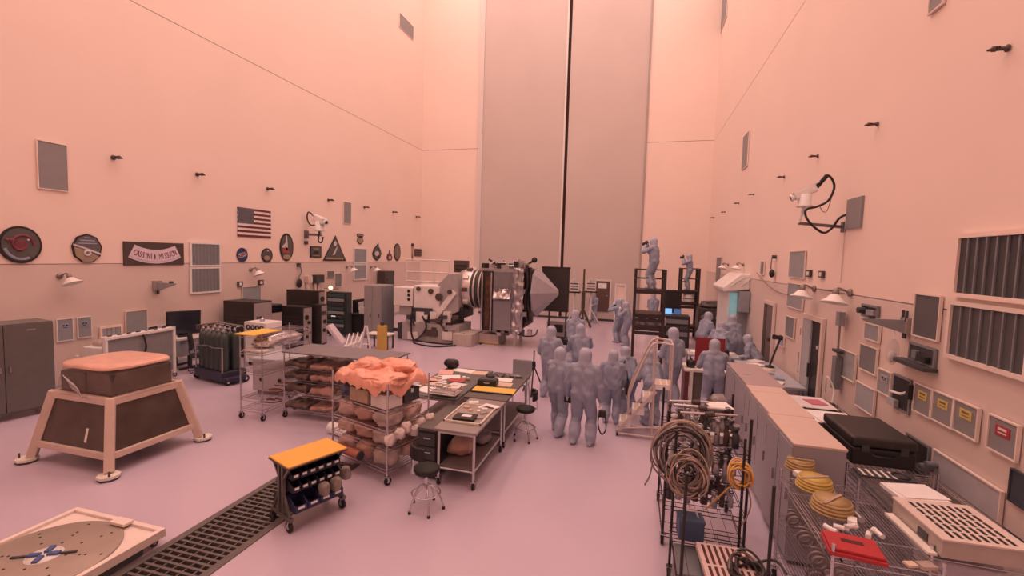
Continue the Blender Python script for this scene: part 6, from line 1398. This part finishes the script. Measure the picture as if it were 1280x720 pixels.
# ================================================================== row of long pale cabinets
cabp = mat('cabinet_putty', (.34, .33, .37), .45, var=.04, scale=2); cabt = mat('cabinet_top_pale', (.66, .52, .46), .45, var=.03); cabt2 = mat('cabinet_top_mauve', (.42, .33, .34), .4, var=.04)
CT = 1.50
def low_cabinet(label, y0, y1, x0, x1, tm, h=CT, nd=2):
    t = thing('storage_cabinet', label, 'cabinet', ((x0+x1)/2, (y0+y1)/2, 0)); w, d = x1-x0, y1-y0
    MB().bb((-w/2, -d/2, .06), (w/2, d/2, h-.03)).build('body', cabp, t, bevel=.006); MB().bb((-w/2-.01, -d/2-.004, h-.03), (w/2+.01, d/2+.004, h)).build('top', tm, t, bevel=.004); MB().bb((-w/2+.04, -d/2+.04, 0), (w/2-.04, d/2-.04, .06)).build('plinth', dark_m, t)
    for k in range(nd):
        ya, yb = -d/2+d*k/nd+.01, -d/2+d*(k+1)/nd-.01
        dr = MB().bb((-w/2-.018, ya, .1), (-w/2, yb, h-.05)).build('door', cabp, t, bevel=.003)
        MB().bb((-w/2-.05, ya+.05, h*.52), (-w/2-.018, ya+.085, h*.52+.14)).build('handle', steel_m, dr); MB().bb((-w/2-.02, yb-.02, h*.72), (-w/2-.017, yb-.012, h*.9)).build('hinge', dark_m, dr)
    return t
low_cabinet('putty coloured cabinet with a pale top, nearest the hose reels', 5.95, 7.05, 1.90, 2.44, cabt)
low_cabinet('putty coloured cabinet with a pale top, second from the hose reels', 7.07, 8.22, 1.93, 2.47, cabt)
low_cabinet('narrow putty coloured cabinet in the middle of the row', 8.24, 8.62, 1.95, 2.49, cabt, CT, 1)
low_cabinet('putty cabinet with a mauve grey top at the far end of the row', 8.64, 10.45, 1.97, 2.55, cabt2, CT, 2)
tag(MB().tube([(2.06, 9.4, CT+.006), (2.16, 9.42, CT+.006), (2.2, 9.5, CT+.006)], .006, 5).build('wire_scrap', white_m), 'white wire scrap on the mauve topped cabinet', 'wire')

# ================================================================== rack with black transit cases
wire_rack('case_rack', 'wire rack behind the cabinets carrying the black transit cases', 3.09, 7.78, 0, .94, 2.75, 1.16, (.3, .75, 1.13), r=.016)
def transit_case(label, x, y, w, d, h, z, open_=False, inner=paper_m, rz=0.0):
    t = thing('transit_case', label, 'case', (x, y, z), rz)
    MB().bb((-w/2, -d/2, 0), (w/2, d/2, h*.62)).build('base_shell', black_m, t, bevel=.03, seg=3)
    if not open_: MB().bb((-w/2-.008, -d/2-.008, h*.64), (w/2+.008, d/2+.008, h)).build('lid', mat('case_lid', (.035, .032, .032), .4), t, bevel=.035, seg=3)
    else: MB().bb((-w/2+.05, -d/2+.05, h*.6), (w/2-.05, d/2-.05, h*.66)).build('foam', inner, t)
    for k in (-1, 1): MB().bb((k*w*.3-.04, -d/2-.02, h*.5), (k*w*.3+.04, -d/2, h*.74)).build('latch', dark_m, t)
    MB().tube([(-.12, -d/2, h*.4), (-.1, -d/2-.04, h*.4), (.1, -d/2-.04, h*.4), (.12, -d/2, h*.4)], .012).build('handle', black_m, t)
    return t
transit_case('large closed black transit case at the near end of the case rack', 3.04, 6.92, .68, .92, .36, 1.145)
transit_case('open black case with white papers behind the large closed case', 2.98, 7.85, .70, .72, .24, 1.145, True)
transit_case('open black case with pink and white sheets, farthest on the case rack', 2.96, 8.72, .72, .8, .20, 1.145, True, white_box)
put(flat('case_sheet', 'pink printed sheet inside the farthest open case', 'paper', 3.05, 8.72, .26, .3, .008, mat('sheet_magenta', (.55, .16, .24), .5), .2, 1.145+.135)); put(flat('case_sheet', 'white printed sheet inside the middle open case', 'paper', 2.92, 7.8, .4, .42, .008, paper_m, .1, 1.145+.162))
t = thing('coiled_lead', 'white plug lead drooping over the wall side of the case rack', 'lead', (3.4, 9.0, 1.145)); MB().tube(spline([(0, 0, .02), (.05, .1, .3), (-.05, .15, .5), (.0, .3, .2)]), .014).build('lead', white_m, t); MB().box((0, -.03, .05), (.06, .12, .06)).build('plug', dark_m, t)

# ================================================================== near wire racks with hose reels, red frame, vent box
nr = wire_rack('hose_rack', 'near wire rack holding the yellow hose reels and the red frame', 2.07, 4.93, 0, .80, 1.46, 1.30, (.30, .75, 1.2), r=.016, pitch=.03, deck=None)
vr = wire_rack('vent_rack', 'wire rack beside the wall holding the perforated metal box', 2.99, 5.35, 0, .94, 1.66, 1.27, (.30, .80, 1.2), r=.016, pitch=.03)
hose_y = mat('hose_yellow', (.62, .46, .12), .45, var=.1); hose_d = mat('hose_khaki', (.46, .33, .15), .5, var=.1)
for i, (px_, py_, r, m_, l_) in enumerate(((1001, 572, .15, hose_d, 'khaki flat hose reel nearest the pale cabinets'), (1019, 594, .168, hose_y, 'bright yellow hose reel in the middle of the three'), (1041, 621, .175, hose_d, 'khaki hose reel nearest the red frame'))):
    c = F(px_, py_, 1.36); t = thing('hose_reel', l_, 'hose', (c.x, c.y, 1.208), .4*i)
    for k in range(7): MB().torus((0, 0, .022+.0), r-.018*k, .0105, 28, 6, M=Matrix.Rotation(.0, 3, 'X')).build('hose_turn', m_, t)
    for k in range(3): MB().torus((0, 0, .05+.03*k), r-.012-.006*k, .017, 28, 6).build('hose_turn', m_, t)
    MB().lathe([(0, .105), (r*.8, .115), (r*.86, .13), (0, .12)], 28).build('hose_top', m_, t); MB().beam((-r*.95, 0, .134), (r*.95, 0, .134), .03, .004).build('strap', tan_m, t)
    MB().cyl((r*.6, -r*.9, .03), (r*.2, -r*1.35, .03), .03, n=10).build('brass_end', steel_m, t); MB().box((-r*.4, -r*1.15, .03), (.11, .07, .05), .4).build('white_fitting', paper_m, t)
c = F(1066, 684, 1.24); t = thing('red_fixture', 'bright red square frame with a slot on the near wire rack', 'fixture', (c.x, c.y, 1.208), -.12)
MB().prism([(-.20, -.15), (.20, -.15), (.20, .15), (-.20, .15)], 0, .035, I4).build('lower_plate', red_m, t, bevel=.005); MB().prism([(-.19, -.13), (.19, -.13), (.19, .15), (-.19, .15)], .035, .06, I4).build('upper_plate', red_m, t, bevel=.005); MB().box((.0, .03, .061), (.16, .05, .004), .0).build('slot', mat('slot_dark', (.08, .01, .012), .6), t)
for k in range(5):
    q = thing('white_fitting', 'small white pipe fitting, %s in the row between the hose reels and red frame' % ordl[k], 'fitting', (1.80+.10*k, 4.60+.05*(k % 3), 1.232), .7*k-1, 'white fittings on the near rack'); MB().cyl((-.05, 0, 0), (.04, 0, 0), .022, n=10).build('sleeve', white_m, q); MB().cyl((.03, 0, 0), (.065, 0, 0), .026, n=6, smooth=False).build('nut', (paper_m, steel_m)[k % 2], q)
put(flat('bag_packet', 'clear packet with a tan label at the corner of the near rack', 'packet', 2.36, 4.27, .12, .08, .03, bag_m, .3, 1.208)); put(flat('tan_label', 'small tan tag beside the red frame', 'tag', 2.25, 4.26, .08, .06, .02, cover, .3, 1.208))
# lower shelves: spiral hoses
for k in range(7):
    x, y, z = 1.78+.12*(k % 2), 4.3+.17*k, .775
    tag(MB().tube([(x+.07*math.cos(a), y+.004*a*3, z+.07+.07*math.sin(a)) for a in [i*.42 for i in range(36)]], .013, 6).build('spiral_hose', mat('spiral_grey', (.26, .22, .22), .35, .3)), 'grey spiral hose coil under the hose reels, %s from the camera' % ordl[k], 'hose', 'spiral hoses on the lower shelf')
for k in range(4):
    x, y, z = 1.80+.14*(k % 2), 4.3+.26*k, .32
    tag(MB().tube([(x+.08*math.cos(a), y+.012*a, z+.08+.08*math.sin(a)) for a in [i*.42 for i in range(36)]], .014, 6).build('spiral_hose', mat('spiral_brown', (.20, .15, .14), .4, .3)), 'brown spiral hose coil on the lowest shelf, %s from the camera' % ordl[k], 'hose', 'spiral hoses on the lower shelf')
put(flat('white_crate', 'pale bin on the lower shelf below the perforated box', 'bin', 2.95, 4.9, .5, .45, .24, mat('pale_bin', (.58, .54, .60), .4), -.1, .81, None, .02))
pa, pb_, pc_, pd_ = F(1140, 633, 1.37), F(1208, 640, 1.37), F(1268, 675, 1.37), F(1175, 664, 1.37); cc = (pa+pb_+pc_+pd_)/4; uu = (pb_-pa+pc_-pd_)/2
t = thing('perforated_box', 'pale metal box with rows of dark slots in its top', 'vent box', (cc.x, cc.y, 1.208), math.atan2(uu.y, uu.x)*.5); t.scale = (.86, .86, 1)
MB().bb((-.36, -.40, 0), (.36, .40, .15)).build('body', mat('box_putty', (.50, .44, .40), .45), t, bevel=.006); MB().bb((-.37, -.41, .15), (.37, .41, .165)).build('top_plate', mat('box_top', (.72, .62, .57), .45), t)
slot = None
for r_ in range(8):
    for k in range(5):
        loc = (-.25+.072*r_, -.30+.14*k, .168)
        if slot is None: slot = MB().box((0, 0, 0), (.028, .105, .006)).build('slot', black_m, t); slot.location = loc
        else: share(slot, 'slot', loc, t)
MB().bb((-.37, -.2, .03), (-.36, -.05, .10)).build('side_handle', dark_m, t); MB().bb((-.46, -.38, .0), (-.38, .35, .02)).build('side_strip', cream_m, t)
t = thing('white_sheets', 'pile of white sheets on the rack behind the perforated box', 'paper', (F(1143, 616, 1.24).x, F(1143, 616, 1.24).y, 1.208), .1); MB().box((0, 0, .02), (.46, .34, .04)).build('stack', paper_m, t); MB().box((.02, .01, .045), (.44, .32, .01), .12).build('top_sheet', paper_m, t)
t = thing('slotted_plate', 'dark slotted plate lying at the back of the rack by the black case', 'plate', (F(1105, 594, 1.22).x, F(1105, 594, 1.22).y, 1.208)); MB().box((0, 0, .01), (.55, .2, .02)).build('plate', dark_m, t)
for k in range(5): MB().box((-.22+.075*k, 0, .022), (.026, .18, .006)).build('pale_bar', cream_m, t)
MB().torus((.16, 0, .024), .08, .012, 18, 6).build('ring', black_m, t)
t = thing('blue_locker', 'dark blue grey cabinet edge at the right border of the view', 'cabinet', (3.60, 5.98, 0)) if False else None

# ================================================================== cable racks in the foreground
blk = mat('rack_black_post', (.02, .018, .018), .45)
ra = wire_rack('cable_rack', 'black posted rack crammed with valves and cable behind the striped tray', .95, 6.45, 0, .98, 1.12, 1.74, (.16, .52, .92, 1.3), post=blk, r=.017, pitch=.16)
rb = wire_rack('tray_rack', 'black posted rack hung with coils, holding the striped tray', .87, 4.75, 0, .74, 1.1, 1.72, (.16, .60), post=blk, r=.015, pitch=.12)
rn = random.Random(11)
pipe_ms = (steel_m, dark_m, chrome_m, brass_m, lgrey_m, white_box)
for li, z in enumerate((.93, 1.31, .53)):
    for k in range(24):
        x, y = .55+.105*(k % 8)+.02*rn.random(), 6.05+.27*(k//8)+.1*rn.random(); hh = .12+.22*rn.random(); r = .028+.02*rn.random(); m_ = pipe_ms[rn.randrange(6)]
        q = thing('valve_unit', '%s valve unit, %s row, %s along, %s shelf of cable rack' % (m_.name.split('_')[-1], ('front', 'middle', 'back')[k//8], ordl[k % 8], ('third', 'top', 'second')[li]), 'valve', (x, y, z), rn.random()*3, 'valve units on the cable rack')
        MB().lathe([(0, 0), (r, 0), (r, hh*.6), (r*.6, hh*.7), (r*.6, hh*.9), (r*.9, hh*.9), (r*.9, hh), (0, hh)], 12).build('body', m_, q); MB().cyl((-r*1.8, 0, hh*.45), (r*1.8, 0, hh*.45), r*.35, n=8).build('port', pipe_ms[rn.randrange(6)], q); MB().torus((0, 0, hh+.02), r*.8, .007, 12, 5).build('hand_wheel', pipe_ms[rn.randrange(3)], q)
for k in range(3):
    z = 1.72-.01*k; q = thing('pipe_length', 'bright pipe lying across the top of the cable rack, %s from below' % ordl[k], 'pipe', (.98-.05*k, 6.05+.27*k, z-.02), (.1, -.06, .16)[k], 'pipes on the cable rack'); MB().cyl((-.36, 0, 0), (.34-.08*k, .06, .0), .016+.006*(k % 2), n=9).build('pipe', (chrome_m, steel_m, alu_m)[k % 3], q); MB().cyl((-.05, 0, 0), (.05, .02, 0), .035, n=10).build('coupling', brass_m, q)
put(flat('white_manifold', 'white manifold block on the top shelf of the cable rack', 'block', 1.15, 6.2, .32, .12, .1, white_box, .1, 1.315)); put(flat('white_label', 'white sheet on top of the cable rack beside the sack', 'paper', 1.2, 6.75, .3, .3, .01, paper_m, .2, 1.62))
def coil(name, label, c, R, r, n, m, spread, M, tail=None, seed=1):
    t = thing(name, label, 'cable', c); rn = random.Random(seed); turns = []
    for k in range(n):
        a0 = rn.random()*6; rr = R*(1-.42*rn.random()); off = Vector((rn.uniform(-1, 1)*spread*.4, rn.uniform(-1, 1)*spread, rn.uniform(-1, 1)*spread*.4)); el = 1+.35*rn.random()
        pts = [M @ Vector((rr*math.cos(a), rr*el*math.sin(a), .05*math.sin(2*a+a0)))+off for a in [2*PI*i/22 for i in range(22)]]
        MB().tube(pts, r, 6, closed=True).build('turn', m[k % len(m)], t)
    if tail: MB().tube(spline(tail), r, 6).build('tail', m[0], t)
    return t
MX = Matrix.Rotation(PI/2, 3, 'X')
g1, g2, g3 = mat('cable_grey', (.26, .22, .22), .45), mat('cable_dark', (.04, .035, .035), .45), mat('cable_tan', (.40, .31, .25), .5)
c = WY(852, 571, 5.34); coil('cable_bundle', 'large loop of grey hoses hung on the post at the rack corner', (c.x, 5.40, c.z), .35, .010, 13, (g1, g2, g3), .07, MX, [(-.3, 0, -.1), (-.33, 0, -.3), (-.38, .0, -.42)], 2)
c = WY(858, 592, 5.2); coil('cable_bundle', 'tangle of tan and grey cables below the large loop', (c.x, 5.18, c.z), .20, .009, 16, (g3, g1, g3, g2), .09, MX, None, 3)
yc = mat('cable_orange_yellow', (.72, .42, .10), .5)
c = WY(926, 596, 5.3); coil('cable_bundle', 'coil of orange yellow cord hung on the rack post by the cabinets', (c.x, 5.33, c.z), .125, .009, 14, (yc, yc, mat('cable_peach', (.72, .5, .32), .5)), .035, MX @ Matrix.Rotation(.0, 3, 'Z'), [(-.1, 0, -.15), (-.2, .1, -.35), (-.3, .2, -.55)], 4)
tag(MB().tube(spline([(c.x+.08, 5.34, c.z-.10), (c.x+.13, 5.36, c.z-.35), (c.x+.04, 5.4, c.z-.62), (c.x-.05, 5.38, c.z-.5)]), .008, 6).build('drooping_cable', g3), 'thin tan cord drooping below the orange yellow coil', 'cord')
t = thing('blue_box', 'blue plastic box on the rack shelf below the cable tangle', 'box', (.66, 6.12, .53), .1) if False else thing('blue_box', 'blue plastic box on the rack shelf below the cable tangle', 'box', (.70, 5.16, .605), .08)
MB().bb((-.13, -.10, 0), (.13, .10, .2)).build('body', mat('box_blue', (.05, .09, .17), .4), t, bevel=.015); MB().bb((-.135, -.105, .2), (.135, .105, .225)).build('lid', mat('box_blue_lid', (.06, .11, .2), .4), t); MB().tube(spline([(-.08, 0, .22), (-.04, 0, .3), (.04, 0, .3), (.08, 0, .22)]), .01).build('handle', cream_m, t)
t = thing('striped_tray', 'pale tray with dark red slots on the foreground rack', 'tray', (1.02, 4.62, .612), .06)
MB().box((0, 0, .03), (.52, .72, .06)).build('tray_body', mat('tray_rose', (.70, .56, .53), .45), t, bevel=.006)
sl = None
for r_ in range(2):
    for k in range(8):
        loc = (-.205+.058*k, -.17+.34*r_, .062)
        if sl is None: sl = MB().box((0, 0, 0), (.026, .30, .006)).build('slot', mat('slot_maroon', (.09, .02, .025), .6), t); sl.location = loc
        else: share(sl, 'slot', loc, t)
coil('cable_bundle', 'heap of dark cables lying across the striped tray', (1.14, 4.55, .72), .19, .013, 7, (g2, g2, g1), .05, Matrix.Rotation(.15, 3, 'X'), [(.1, .15, 0), (.3, .25, .0), (.36, .1, -.02)], 6)
put(flat('grey_carton', 'dark grey carton on the floor shelf of the foreground rack', 'carton', .68, 4.9, .26, .5, .34, grey_m, .05, .17, None, .01))
